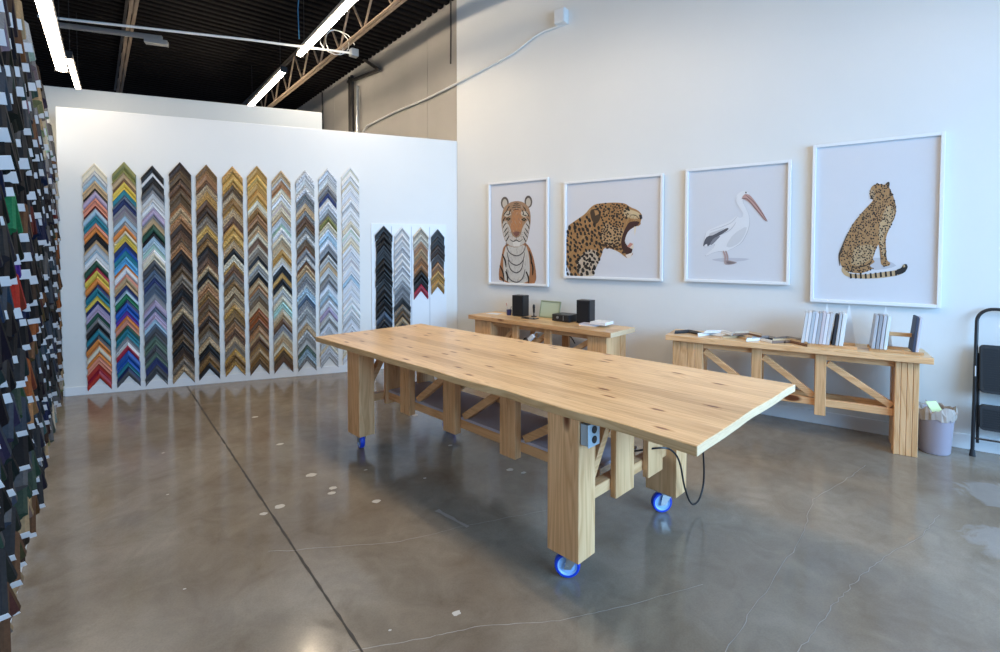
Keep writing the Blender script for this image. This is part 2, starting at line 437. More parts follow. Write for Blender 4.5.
# a thin cross brace from the truss to the wall
def lamp(p, q, label, wd=.09, led=None):
    p, q = Vector(p), Vector(q); d = (q - p); L = d.length; d.normalize()
    sd = d.cross(Vector((0, 0, 1))).normalized()
    T = M4(p, d, -sd)
    t = thing('linear_ceiling_lamp', label, 'lamp', T, 'linear ceiling lamps')
    h = MB().box(0, L, -wd / 2, wd / 2, .03, .085); h.build('housing', M_LAMP, t, bevel=.006)
    e = MB().box(-.012, 0, -wd / 2 - .004, wd / 2 + .004, -.008, .088).box(L, L + .012, -wd / 2 - .004, wd / 2 + .004, -.008, .088); e.build('end_cap', M_BLACK, t)
    df = MB(); n_ = 8
    ys = [(-wd / 2 + .008 + (wd - .016) * k / n_) for k in range(n_ + 1)]
    pr = [(y, .03 - .038 * math.sqrt(max(0, 1 - (2 * y / wd) ** 2))) for y in ys]
    df.v = [(x, y, z) for x in (0, L) for y, z in pr]
    for k in range(n_): df.f.append([k, k + 1, n_ + 2 + k, n_ + 1 + k]); df.m.append(0); df.c.append((1, 1, 1))
    df.build('diffuser', led or M_LED, t)
    for x in (.2, L - .2):
        MB().tube([(x, 0, .085), (x, 0, ZD - p.z)], .004, 6).build('hanger', M_BLACK, t)
    return t
BD = (Vector((-2.86, 3.75, 4.4)) - Vector((-1.49, -.96, 4.4))).normalized()
def onB(y): return Vector((-1.49, -.96, 4.4)) + BD * ((y + .96) / BD.y)
lamp(onB(-1.35), onB(.97), 'long bright lamp nearest the white wall, upper one of its row')
lamp(onB(1.78), onB(4.1), 'bright linear lamp beside the truss, half hidden behind the partition top')
lamp(onB(-4.55), onB(-2.2), 'bright linear lamp hanging straight above the work table')
lamp(onB(-7.9), onB(-5.5), 'bright linear lamp hanging above the near end of the room')
lamp((-3.97 + .15, -1.69 - .5, 3.6), (-4.52, .21, 3.6), 'wide bright lamp hanging over the top of the sample wall', .11, M_LEDL)
lamp((-4.73, 1.02, 4.0), (-5.2, 2.75, 4.0), 'short bright lamp glimpsed beyond the wide lamp, over the back room', .07, M_LEDL)
tag(MB().tube([(-4.95, .84, 4.4), (-2.67, .64, 4.4), (-2.06, .65, 4.41), (-1.38, .59, 4.4)], .016, 8).build('white_conduit', M_WALL),
    'thin white conduit crossing under the black ceiling between the lamps', 'conduit')
t = thing('junction_box', 'small grey junction box at the end of the ceiling conduit', 'box', M4((-1.34, .58, 4.4), RD, RN))
MB().box(-.05, .05, -.05, .05, -.05, .05).build('body', M_GALV, t, bevel=.004); MB().box(-.045, .045, .05, .056, -.045, .045).build('cover', M_GALV, t)
tag(MB().tube([(-1.36 + .25 * math.cos(a) * (1 - .02 * k) - .22, .6, 4.52 + .17 * math.sin(a)) for k in range(30) for a in [k * .42]], .006, 6).build('wire_coil', M_GALV),
    'loose coil of thin grey wire hanging beside the ceiling conduit', 'wire')
t = thing('strut_channel', 'grey steel strut spanning under the black deck at the left', 'strut', M4((-4.9, 1.11, 4.4), (1, -.02, 0), (0.02, 1, 0)))
MB().box(0, 1.15, -.03, -.024, 0, .05).box(0, 1.15, .024, .03, 0, .05).box(0, 1.15, -.03, .03, .044, .05).build('channel', M_GALV, t)
tag(MB().box(-.13, .13, -.05, .05, -.03, .03).build('transformer_box', M_GALV, bevel=.005), 'small grey rectangular box hung at the end of the ceiling strut', 'box', M=M4((-3.82, 1.11, 4.37), (1, 0, 0), (0, 1, 0)))
tag(MB().tube([(-2.06, .62, 4.5), (-2.07, .63, 4.9), (-2.05, .62, 5.16)], .007, 6).build('blue_cable', mat('blue_cable_jacket', (.05, .22, .42), .5)), 'thin blue cable dropping from the ceiling beside the long lamp', 'cable')
def r0(s, lat, z): return RD * s + RN * lat + Vector((0, 0, z))
t = thing('steel_post', 'pair of dark steel pipes standing against the rear wall', 'post', M4(RD * 3.50, RD, RN))
for y in (0.0, .11): MB().tube([(y, .06, 0), (y, .06, 5.0)], .035, 12).build('pipe', M_STEEL, t)
tag(MB().tube([r0(3.28, .05, 0), r0(3.28, .05, 4.75)], .03, 12).build('grey_conduit', M_GALV, smooth=True), 'short grey conduit beside the dark pipes on the rear wall', 'conduit')
t = thing('wall_bracket', 'dark triangular steel bracket above the pipes on the rear wall', 'bracket')
MB().bar(r0(2.31, .06, 4.78), r0(3.7, .06, 4.93), .05, .05).build('arm', M_STEEL, t)
MB().bar(r0(2.31, .06, 4.78), r0(2.95, .06, 5.15), .045, .045).build('brace', M_STEEL, t)
tag(MB().tube([r0(5.2, .03, 5.1), r0(5.2, .03, 4.15), r0(5.1, .04, 4.0)], .014, 8).build('hanging_cable', M_STEEL), 'dark cable hanging down the far part of the rear wall', 'cable')
tag(MB().tube([r0(.10, .03, 5.15), r0(.10, .03, 4.7), r0(.11, .03, 4.26)], .011, 8).build('hanging_cable', M_STEEL), 'short black cable hanging on the wall above the partition corner', 'cable')
# conduit run from the white box down behind the partition
JB = (1.685, 4.408)
pts = [(1.62, 4.30), (1.35, 4.23), (1.15, 4.10), (1.02, 3.98), (.85, 3.93), (.4, 3.98), (0.0, 3.93)]
P = [WD * s + WN * .02 + Vector((0, 0, z)) for s, z in pts] + [r0(.8, .02, 3.93), r0(1.8, .02, 3.92), r0(3.05, .03, 3.88), r0(3.15, .03, 3.7)]
t = thing('wall_conduit', 'thin white conduit sloping along the tall wall from the white box', 'conduit')
pts = [(1.69, 4.33), (1.43, 4.32), (1.30, 4.29), (1.14, 4.22), (1.00, 4.16), (.75, 4.10), (.41, 4.03), (.02, 3.95)]
P = [WD * s + WN * .025 + Vector((0, 0, z)) for s, z in pts] + [r0(.78, .02, 3.93), r0(1.8, .02, 3.95), r0(2.9, .025, 3.93), r0(3.08, .03, 3.85)]
MB().tube(P, .016, 10).build('conduit_run', M_WALL, t, smooth=True)
t = thing('outlet_box', 'small white box high on the tall white wall', 'box', M4(WD * 1.69 + WN * .06 + Vector((0, 0, 4.41)), WD, WN))
MB().box(-.07, .07, -.06, .05, -.085, .085).build('body', M_WALL, t, bevel=.006); MB().box(-.06, .06, .05, .058, -.075, .075).build('cover', M_TRIM, t, bevel=.003)

# ------------------------------------------------------------------ framed animal prints on the right wall
def homog(src, dst):
    # 4-point homography by elimination
    A = []
    for (x, y), (u_, v_) in zip(src, dst):
        A.append([x, y, 1, 0, 0, 0, -u_ * x, -u_ * y, u_]); A.append([0, 0, 0, x, y, 1, -v_ * x, -v_ * y, v_])
    n = 8
    for i in range(n):
        p = max(range(i, n), key=lambda r: abs(A[r][i])); A[i], A[p] = A[p], A[i]
        for r in range(n):
            if r != i:
                f = A[r][i] / A[i][i]
                for c in range(i, 9): A[r][c] -= f * A[i][c]
    h = [A[i][8] / A[i][i] for i in range(n)]
    def f(x, y):
        w_ = h[6] * x + h[7] * y + 1
        return ((h[0] * x + h[1] * y + h[2]) / w_, (h[3] * x + h[4] * y + h[5]) / w_)
    return f
def inside(p, poly):
    x, y = p; c = False; n = len(poly)
    for i in range(n):
        x1, y1 = poly[i]; x2, y2 = poly[i - 1]
        if (y1 > y) != (y2 > y) and x < (x2 - x1) * (y - y1) / (y2 - y1) + x1: c = not c
    return c
class Print:
    """flat inked picture: coloured shapes lying in the plane of a sheet of paper"""
    def __init__(s, hw, w_, h_): s.h = hw; s.w = w_; s.hh = h_; s.mb = MB(); s.z = 0.0
    def uv(s, p):
        u_, v_ = s.h(*p); return (u_ * s.w, v_ * s.hh)
    def poly(s, pts, col, lay=1, smooth=True):
        if smooth and len(pts) > 4:   # one round of corner cutting
            q = []
            for i in range(len(pts)):
                a, b = pts[i], pts[(i + 1) % len(pts)]
                q += [(a[0] * .78 + b[0] * .22, a[1] * .78 + b[1] * .22), (a[0] * .22 + b[0] * .78, a[1] * .22 + b[1] * .78)]
            pts = q
        k = len(s.mb.v); z = .0006 * lay
        s.mb.v += [(s.uv(p)[0], -z, s.uv(p)[1]) for p in pts]
        s.mb.f.append([k + i for i in range(len(pts))]); s.mb.m.append(0); s.mb.c.append(col)
    def stroke(s, pts, wd, col, lay=3):
        n = len(pts)
        if n > 2:  # catmull-rom smoothing
            q = []
            for i in range(n - 1):
                p0, p1, p2, p3 = pts[max(i - 1, 0)], pts[i], pts[i + 1], pts[min(i + 2, n - 1)]
                for k in range(4):
                    t_ = k / 4
                    q.append(tuple(.5 * (2 * p1[j] + (p2[j] - p0[j]) * t_ + (2 * p0[j] - 5 * p1[j] + 4 * p2[j] - p3[j]) * t_ * t_ + (3 * p1[j] - p0[j] - 3 * p2[j] + p3[j]) * t_ ** 3) for j in (0, 1)))
            q.append(pts[-1]); pts = q; n = len(pts)
        L, Rr = [], []
        for i in range(n):
            a, b = pts[max(i - 1, 0)], pts[min(i + 1, n - 1)]
            dx, dy = b[0] - a[0], b[1] - a[1]; d = math.hypot(dx, dy) or 1
            t_ = i / (n - 1); ww = wd * (.35 + .65 * math.sin(math.pi * min(1, max(0, t_ * .9 + .08))))/2
            L.append((pts[i][0] - dy / d * ww, pts[i][1] + dx / d * ww)); Rr.append((pts[i][0] + dy / d * ww, pts[i][1] - dx / d * ww))
        k = len(s.mb.v); z = .0006 * lay
        for a, b in zip(L, Rr):
            for p in (a, b): u_ = s.uv(p); s.mb.v.append((u_[0], -z, u_[1]))
        for i in range(n - 1):
            s.mb.f.append([k + 2 * i, k + 2 * i + 1, k + 2 * i + 3, k + 2 * i + 2]); s.mb.m.append(0); s.mb.c.append(col)
    def spots(s, poly, n, r0_, r1_, col, seed, lay=3, gap=1.5, ang=None, asp=.65, ring=None):
        r = random.Random(seed); xs = [p[0] for p in poly]; ys = [p[1] for p in poly]; pts = []
        for _ in range(n * 30):
            if len(pts) >= n: break
            p = (r.uniform(min(xs), max(xs)), r.uniform(min(ys), max(ys))); ra = r.uniform(r0_, r1_)
            if not inside(p, poly): continue
            if any(math.hypot(p[0] - q[0], p[1] - q[1]) < (ra + q[2]) * gap * .5 + .5 for q in pts): continue
            pts.append((*p, ra)); a0 = (ang if ang is not None else r.uniform(0, 3.1)) + r.uniform(-.35, .35)
            m = 7; q = []
            for k in range(m):
                t_ = 6.283 * k / m; rr_ = ra * r.uniform(.75, 1.15)
                x, y = rr_ * math.cos(t_), rr_ * asp * math.sin(t_)
                q.append((p[0] + x * math.cos(a0) - y * math.sin(a0), p[1] + x * math.sin(a0) + y * math.cos(a0)))
            s.poly(q, col, lay, smooth=False)
            if ring: s.poly([(p[0] + (a_ - p[0]) * .45, p[1] + (b_ - p[1]) * .45) for a_, b_ in q], ring, lay + 1, smooth=False)

def fur(p, poly, n, L, cols, seed, ang=1.3, lay=3, wd=2.0):
    r = random.Random(seed); xs = [q[0] for q in poly]; ys = [q[1] for q in poly]; k = 0
    for _ in range(n * 12):
        if k >= n: break
        x, y = r.uniform(min(xs), max(xs)), r.uniform(min(ys), max(ys)); a = ang + r.uniform(-.5, .5); l_ = L * r.uniform(.5, 1.1)
        e = (x + l_ * math.cos(a), y + l_ * math.sin(a))
        if not (inside((x, y), poly) and inside(e, poly)): continue
        k += 1; p.stroke([(x, y), e], wd * r.uniform(.6, 1.3), r.choice(cols), lay)
def framed(name, label, s0, s1, z0, z1, crop, draw, paper=(.66, .665, .70), fw=.028, dep=.038):
    W_, H_ = s1 - s0, z1 - z0
    # local x along the wall (towards the camera), y into the wall, z up
    T = M4(WD * s0 + WN * .012 + Vector((0, 0, z0)), WD, -WN)
    t = thing(name, label, 'framed picture', T, 'framed animal prints')
    f = MB()
    f.box(0, fw, -dep, 0, 0, H_).box(W_ - fw, W_, -dep, 0, 0, H_).box(fw, W_ - fw, -dep, 0, 0, fw).box(fw, W_ - fw, -dep, 0, H_ - fw, H_)
    f.build('frame', M_FRAME, t, bevel=.003)
    MB().box(fw, W_ - fw, -.012, 0, fw, H_ - fw).build('backing_board', M_WHITE, t)
    pm = MB(); pm.col = paper
    pm.add([(fw, -.0125, fw), (W_ - fw, -.0125, fw), (W_ - fw, -.0125, H_ - fw), (fw, -.0125, H_ - fw)], [(0, 1, 2, 3)])
    pr = Print(homog(crop, [(0, 1), (1, 1), (1, 0), (0, 0)]), W_, H_)
    draw(pr)
    o = pr.mb
    k = len(pm.v); pm.v += [(x, -.0125 + y, z) for x, y, z in o.v]; pm.f += [[k + i for i in q] for q in o.f]; pm.m += o.m; pm.c += o.c
    pm.build('animal_print', A_PRINT, t)
    return t
TAN = (.40, .22, .09); TAN2 = (.54, .37, .20); DK = (.018, .014, .012); CREAM = (.62, .54, .42)
def cheetah(p):
    body = [(300, 219), (300, 232), (314, 262), (323, 290), (325, 320), (318, 345), (305, 368), (295, 390), (288, 412), (289, 445), (290, 470), (293, 486), (304, 494), (300, 503),
            (284, 506), (272, 500), (270, 485), (268, 455), (264, 428), (256, 445), (248, 468), (243, 480), (252, 490), (240, 498), (232, 505), (246, 512), (232, 520), (205, 530), (170, 528), (146, 520),
            (133, 500), (129, 470), (138, 440), (150, 415), (160, 390), (180, 355), (205, 325), (225, 303), (240, 288), (247, 278), (237, 274), (234, 262), (236, 245), (241, 232), (256, 224), (276, 223), (286, 227)]
    tail = [(140, 505), (150, 522), (170, 532), (215, 534), (270, 526), (320, 518), (340, 512), (346, 498), (358, 496), (362, 508), (350, 526), (325, 536), (270, 545), (215, 548), (170, 545), (148, 538), (136, 522)]
    p.poly([(180, 498), (250, 470), (330, 500), (300, 512), (240, 520)], (.50, .50, .54), 1)
    p.poly(body, TAN, 2); p.poly(tail, TAN2, 3)
    p.poly([(290, 300), (318, 300), (318, 345), (295, 385), (280, 400), (285, 470), (275, 470), (268, 420), (262, 380)], TAN2, 3)
    p.poly([(180, 440), (230, 430), (255, 440), (240, 480), (200, 505), (165, 500)], (.50, .34, .18), 3)
    p.poly([(236, 246), (247, 242), (256, 262), (250, 276), (238, 274), (234, 262)], (.48, .33, .19), 3)
    fur(p, body, 260, 12, [(.30, .16, .07), (.48, .30, .14), (.34, .20, .09)], 1, 1.9, 4, 3)
    p.spots(body, 430, 2.7, 4.6, DK, 3, 5, 1.3)
    for k in range(10):
        x = 165 + k * 17.0; y = 540 - max(0, (x - 215)) * .115
        p.poly([(x, y - 9), (x + 6, y - 10), (x + 8, y + 7), (x + 1, y + 8)], DK, 5, False)
    p.poly([(322, 516), (340, 510), (347, 497), (358, 496), (362, 508), (350, 526), (325, 534)], DK, 5)
    p.poly([(346, 500), (351, 498), (353, 506), (347, 508)], TAN2, 6, False)
    p.stroke([(238, 262), (242, 272), (236, 274)], 5, DK, 6); p.stroke([(250, 252), (246, 262)], 4, DK, 6)
    p.stroke([(290, 226), (300, 219), (300, 234)], 6, DK, 6); p.stroke([(256, 225), (262, 222), (268, 228)], 4, DK, 6)
    p.stroke([(131, 505), (129, 470), (140, 438), (158, 395)], 5, (.06, .045, .03), 5)
    p.stroke([(172, 510), (215, 505), (240, 490)], 3, DK, 5); p.stroke([(268, 440), (272, 495)], 3, (.15, .1, .06), 5)
def leopard(p):
    body = [(446, 326), (490, 295), (540, 258), (562, 228), (588, 208), (640, 200), (700, 197), (745, 201), (772, 220), (812, 235), (832, 255), (836, 275), (827, 293), (829, 310), (810, 322), (795, 300), (775, 297),
            (752, 335), (738, 370), (732, 410), (742, 440), (766, 470), (785, 455), (793, 462), (780, 480), (764, 488), (745, 476), (722, 457), (690, 442), (652, 432), (636, 440), (630, 470), (615, 500), (605, 530), (592, 556), (592, 582), (447, 577)]
    p.poly(body, (.38, .20, .075), 2)
    fur(p, body, 300, 26, [(.46, .27, .11), (.28, .14, .05), (.52, .34, .17)], 2, 2.2, 3, 5)
    p.poly([(640, 300), (700, 330), (745, 330), (735, 400), (700, 430), (640, 420), (620, 380)], (.50, .32, .16), 3)
    p.poly([(500, 500), (560, 440), (610, 450), (615, 500), (592, 556), (592, 580), (510, 580)], (.60, .50, .38), 3)
    p.poly([(740, 225), (800, 240), (828, 256), (820, 280), (770, 280), (735, 260)], (.62, .48, .28), 3)
    p.poly([(766, 298), (800, 292), (826, 296), (808, 320), (790, 326), (768, 342), (752, 372), (746, 402), (768, 430), (790, 436), (784, 460), (760, 470), (736, 444), (727, 410), (733, 370), (748, 332)], (.05, .018, .016), 4)
    p.poly([(765, 345), (785, 332), (800, 345), (812, 380), (800, 405), (775, 425), (752, 405), (752, 372)], (.66, .665, .70), 5)
    p.poly([(794, 322), (806, 320), (803, 345), (799, 372)], (.75, .66, .5), 6, False); p.poly([(778, 436), (792, 404), (794, 436)], (.75, .66, .5), 6, False)
    p.poly([(752, 470), (790, 456), (780, 484), (764, 488)], (.72, .66, .60), 5); p.poly([(775, 405), (792, 412), (772, 432), (760, 425)], (.55, .25, .20), 6)
    p.poly([(818, 258), (834, 260), (837, 278), (824, 284)], (.03, .02, .02), 6)
    p.stroke([(768, 262), (800, 262), (820, 282)], 4, DK, 5); p.stroke([(748, 234), (762, 230), (770, 240)], 7, DK, 5)
    p.poly([(562, 245), (580, 232), (612, 235), (622, 262), (610, 300), (590, 315), (572, 290)], (.06, .035, .02), 4)
    p.poly([(585, 240), (605, 240), (610, 258), (592, 268)], TAN, 5)
    neck = [(448, 330), (545, 262), (570, 300), (610, 320), (640, 430), (600, 540), (590, 578), (450, 574)]
    p.spots(neck, 95, 9, 15, DK, 5, 5, 1.5, ang=1.2, asp=.6)
    head = [(590, 212), (640, 203), (740, 205), (770, 228), (740, 330), (725, 400), (700, 430), (650, 425), (625, 380), (620, 300)]
    p.spots(head, 130, 5, 9.5, DK, 6, 5, 1.45, asp=.75)
    p.spots([(620, 400), (725, 410), (740, 445), (765, 480), (690, 440), (630, 435)], 16, 8, 12, (.05, .025, .015), 8, 5, 1.2)
    p.spots([(500, 500), (560, 450), (620, 450), (592, 570), (510, 578)], 14, 9, 14, DK, 9, 6, 1.8)
def tiger(p):
    bodyp = [(118, 430), (150, 400), (220, 400), (250, 425), (272, 480), (286, 545), (290, 600), (278, 628), (98, 618), (94, 565), (104, 505), (112, 455)]
    OR = (.36, .16, .07)
    p.poly(bodyp, OR, 2)
    p.poly([(132, 420), (232, 415), (250, 470), (256, 560), (244, 626), (128, 620), (118, 560), (116, 480)], (.56, .54, .50), 3)
    fur(p, [(132, 420), (232, 415), (250, 470), (256, 560), (244, 626), (128, 620), (118, 560), (116, 480)], 160, 22, [(.46, .43, .40), (.62, .60, .57), (.34, .31, .29)], 4, 1.57, 4, 3)
    for e, (cx, cy) in enumerate(((121, 200), (243, 188))):
        p.poly([(cx + 21 * math.cos(a), cy + 34 * math.sin(a)) for a in [k * .628 for k in range(10)]], (.10, .08, .07), 2)
        p.poly([(cx + 13 * math.cos(a), cy + 3 + 24 * math.sin(a)) for a in [k * .628 for k in range(10)]], (.50, .46, .40), 3)
    p.poly([(108, 260), (116, 225), (145, 197), (180, 186), (215, 190), (245, 215), (256, 255), (256, 300), (248, 350), (240, 395), (220, 420), (180, 436), (140, 425), (118, 385), (107, 330), (104, 290)], (.36, .22, .13), 4)
    p.poly([(112, 300), (128, 290), (150, 330), (160, 370), (182, 385), (205, 370), (215, 325), (240, 285), (254, 295), (246, 350), (238, 392), (218, 418), (180, 432), (142, 422), (120, 385), (110, 335)], (.55, .52, .48), 5)
    p.poly([(120, 245), (150, 240), (155, 262), (135, 275), (118, 268)], (.58, .54, .46), 5); p.poly([(205, 240), (236, 238), (245, 258), (225, 272), (205, 262)], (.58, .54, .46), 5)
    p.poly([(165, 228), (202, 226), (210, 270), (214, 320), (203, 352), (182, 366), (162, 354), (152, 318), (158, 270)], (.44, .20, .085), 6)
    face = [(112, 260), (122, 225), (148, 200), (215, 194), (242, 220), (252, 255), (252, 330), (236, 392), (180, 428), (128, 388), (110, 320)]
    fur(p, face, 170, 16, [(.30, .17, .09), (.44, .28, .16), (.24, .17, .13), (.50, .44, .38)], 6, 1.4, 7, 3)
    p.poly([(166, 350), (202, 348), (196, 366), (183, 376), (170, 366)], (.22, .09, .07), 7)
    p.stroke([(183, 374), (183, 392)], 4, DK, 8); p.stroke([(150, 392), (168, 402), (183, 394), (200, 402), (216, 388)], 5, DK, 8)
    p.poly([(165, 404), (205, 402), (200, 428), (170, 430)], (.68, .66, .62), 7)
    for x in (140, 222):
        p.poly([(x - 15, 285), (x, 275), (x + 14, 282), (x + 2, 294)], DK, 8); p.poly([(x - 3, 282), (x + 3, 281), (x + 3, 286), (x - 2, 287)], (.30, .22, .08), 9)
    for y, hw in ((198, 14), (208, 20), (219, 24), (231, 15)):
        p.stroke([(182 - hw, y + 6), (182, y), (182 + hw, y + 4)], 4, DK, 8)
    for sx, bx in ((-1, 0), (1, 0)):
        c = 182
        for (x0, y0, x1, y1, x2, y2) in ((35, 215, 45, 228, 50, 245), (48, 240, 60, 255, 66, 270), (56, 275, 66, 290, 70, 310), (50, 305, 62, 318, 68, 335), (46, 330, 56, 345, 64, 358), (40, 350, 52, 368, 60, 380), (36, 372, 46, 392, 52, 404), (28, 232, 36, 248, 36, 262), (30, 255, 44, 262, 54, 262)):
            p.stroke([(c + sx * x0, y0), (c + sx * x1, y1), (c + sx * x2, y2)], 5, DK, 8)
        for (a, b_, y) in ((14, 36, 352), (14, 38, 362), (14, 36, 372)):
            p.stroke([(c + sx * a, y), (c + sx * b_, y + 3)], 2, (.12, .1, .1), 8)
    for k, (w0, yb) in enumerate(((52, 470), (46, 520), (40, 560), (48, 610))):
        p.stroke([(182 - w0, yb - 60), (182 - w0 * .7, yb - 12), (186, yb + 8), (182 + w0 * .75, yb - 14), (182 + w0, yb - 62)], 6, (.10, .09, .09), 6)
    for (x0, y0, x1, y1) in ((112, 470, 132, 540), (100, 530, 122, 600), (250, 450, 262, 520), (262, 500, 270, 580), (102, 590, 120, 616), (236, 560, 250, 622), (130, 560, 140, 616)):
        p.stroke([(x0, y0), ((x0 + x1) / 2 + 5, (y0 + y1) / 2), (x1, y1)], 8, DK, 6)
def pelican(p):
    G = (.50, .50, .53)
    p.poly([(185, 505), (260, 495), (390, 500), (350, 512), (260, 518)], (.52, .52, .57), 1)
    body = [(345, 172), (362, 178), (374, 192), (360, 205), (346, 205), (338, 222), (352, 250), (368, 280), (377, 325), (365, 375), (338, 425), (300, 450), (258, 470), (240, 463), (205, 470), (172, 488), (166, 482),
            (200, 455), (215, 428), (190, 440), (156, 444), (160, 400), (170, 366), (220, 344), (280, 320), (318, 288), (325, 305), (342, 300), (342, 278), (322, 250), (306, 225), (309, 195), (324, 180)]
    p.poly([(x + (2 if x > 300 else -2), y + 2) for x, y in body], (.46, .46, .49), 2)
    p.poly(body, (.74, .74, .76), 3)
    p.poly([(300, 380), (366, 340), (355, 385), (330, 425), (285, 448), (262, 440)], (.62, .62, .64), 4)
    p.poly([(152, 446), (164, 400), (190, 385), (230, 372), (270, 350), (278, 358), (240, 385), (210, 400), (178, 446), (172, 425)], (.10, .10, .12), 4)
    p.poly([(178, 380), (230, 362), (262, 350), (230, 372), (190, 392)], (.55, .54, .56), 5)
    p.poly([(186, 430), (205, 400), (240, 388), (225, 405), (196, 436)], (.22, .22, .25), 5)
    p.stroke([(318, 292), (290, 325), (240, 348), (185, 366)], 3, G, 5); p.stroke([(240, 385), (285, 360), (310, 325)], 4, G, 5)
    p.poly([(350, 188), (372, 192), (395, 218), (430, 265), (463, 320), (452, 322), (405, 268), (372, 228), (345, 214), (333, 212), (340, 198)], (.50, .30, .27), 5)
    p.stroke([(352, 192), (395, 230), (430, 275), (462, 322)], 3, (.10, .06, .06), 6); p.stroke([(335, 212), (362, 214), (405, 262), (456, 322)], 4, (.16, .09, .09), 6)
    p.poly([(351, 178), (357, 178), (358, 185), (352, 186)], DK, 7)
    for dx in (0, 12):
        p.stroke([(252 + dx, 462), (262 + dx, 490), (262 + dx, 515)], 9, (.45, .32, .31), 5)
        p.poly([(255 + dx, 512), (270 + dx, 508), (300 + dx, 516), (320 + dx * .3, 520), (285 + dx, 528), (262 + dx, 530)], (.46, .36, .35), 5)
    p.stroke([(312, 200), (308, 225), (325, 255), (344, 285)], 2, (.6, .6, .63), 5)
k_ = math.hypot(.643, 1)
framed('framed_print', 'tall white-framed print of a seated cheetah seen from behind', 3.603 * k_, 4.367 * k_, 1.13, 2.564, [(35, 83), (495, 45), (467, 640), (28, 628)], cheetah)
framed('framed_print', 'white-framed print of a standing pale pelican', 2.656 * k_, 3.463 * k_, 1.276, 2.452, [(62, 68), (570, 25), (575, 628), (70, 610)], pelican)
framed('framed_print', 'white-framed print of a roaring leopard head in profile', 1.454 * k_, 2.462 * k_, 1.268, 2.432, [(428, 97), (945, 38), (950, 605), (440, 590)], leopard)
framed('framed_print', 'narrow white-framed print of a tiger facing forward', .489 * k_, 1.271 * k_, 1.15, 2.51, [(38, 100), (350, 52), (355, 640), (45, 628)], tiger)

# ------------------------------------------------------------------ mitred frame corners
PAL = dict(cream=(.72, .64, .48), white=(.78, .78, .78), ltgrey=(.52, .53, .54), grey=(.26, .26, .27), dkgrey=(.075, .08, .09), black=(.014, .014, .016),
           tan=(.52, .36, .20), brown=(.17, .085, .045), dkbrown=(.055, .032, .022), maroon=(.13, .02, .018), red=(.45, .03, .02), crimson=(.40, .02, .05), orange=(.72, .24, .05),
           salmon=(.72, .28, .18), yellow=(.70, .52, .08), gold=(.52, .29, .08), brgold=(.66, .40, .11), dkgold=(.28, .15, .05), bronze=(.15, .09, .045), olive=(.22, .22, .07),
           green=(.02, .20, .09), dkgreen=(.02, .08, .05), teal=(.02, .20, .26), blue=(.015, .10, .42), navy=(.02, .035, .13), ltblue=(.38, .52, .62), skyblue=(.10, .38, .66),
           lilac=(.42, .34, .48), purple=(.10, .03, .28), silver=(.56, .56, .54), dksilver=(.30, .30, .29), slate=(.10, .14, .20), moss=(.10, .16, .12), beige=(.62, .54, .42),
           rust=(.34, .10, .03), taupe=(.25, .20, .15), copper=(.40, .20, .09), pearl=(.70, .72, .76), mint=(.42, .60, .52))
NICE = dict(cream='cream', white='white', ltgrey='light grey', grey='grey', dkgrey='charcoal', black='black', tan='tan', brown='brown', dkbrown='dark brown', maroon='maroon', red='red', crimson='crimson',
            orange='orange', salmon='salmon', yellow='yellow', gold='gold', brgold='bright gold', dkgold='old gold', bronze='bronze', olive='olive', green='green', dkgreen='dark green', teal='teal',
            blue='blue', navy='navy', ltblue='pale blue', skyblue='sky blue', lilac='lilac', purple='purple', silver='silver', dksilver='dull silver', slate='slate blue', moss='moss green', beige='beige',
            rust='rust red', taupe='taupe', copper='copper', pearl='pearl', mint='mint')
PROFS = [[(0, 0), (0, .018), (.10, .026), (.28, .028), (.42, .016), (.72, .012), (.86, .018), (.96, .014), (1, .006), (1, 0)],
         [(0, 0), (0, .022), (.22, .022), (.30, .016), (.52, .013), (.70, .012), (.82, .012), (.90, .017), (1, .010), (1, 0)],
         [(0, 0), (0, .010), (.18, .020), (.36, .026), (.54, .028), (.72, .024), (.86, .016), (.94, .012), (1, .007), (1, 0)]]
def corner_mesh(hw, drop, th, cols, kind, r, square=False):
    """two mitred arms of moulding, apex at the origin; x along the wall, z up, y out of the wall (towards -y)"""
    prof = r.choice(PROFS); sc_ = r.uniform(.85, 1.25); mb = MB()
    n = len(prof); rows = []
    for x in (-hw, 0, hw):
        row = []
        for t_, d in prof:
            row.append(len(mb.v)); mb.v.append((x, -d * sc_, -abs(x) / hw * drop - t_ * th))
        rows.append(row)
    ns = n - 1
    seg_c = []
    for i in range(ns):
        t_ = (prof[i][0] + prof[i + 1][0]) / 2
        if len(cols) == 2: c = cols[1] if .28 < t_ < .62 else cols[0]
        elif len(cols) == 3: c = cols[0] if t_ < .30 else (cols[1] if t_ < .75 else cols[2])
        else: c = cols[0] if t_ < .22 else (cols[1] if t_ < .40 else (cols[2] if t_ < .8 else cols[3]))
        j = r.uniform(.88, 1.1); seg_c.append(tuple(min(1, q * j) for q in c))
    for a, b in ((0, 1), (1, 2)):
        for i in range(ns):
            mb.f.append([rows[a][i], rows[b][i], rows[b][i + 1], rows[a][i + 1]]); mb.m.append(0); mb.c.append(seg_c[i])
        mb.f.append([rows[a][n - 1], rows[b][n - 1], rows[b][0], rows[a][0]]); mb.m.append(0); mb.c.append(cols[0])
    for k in (0, 2):
        f = list(rows[k]); 
        if k == 2: f = f[::-1]
        mb.f.append(f); mb.m.append(0); mb.c.append(tuple(q * .6 for q in cols[0]) if not square else (.6, .6, .6))
    return mb
def seqcol(s, i, n):
    s = s.split(); k = i / n * (len(s) - 1e-6); return s[min(len(s) - 1, int(k))]
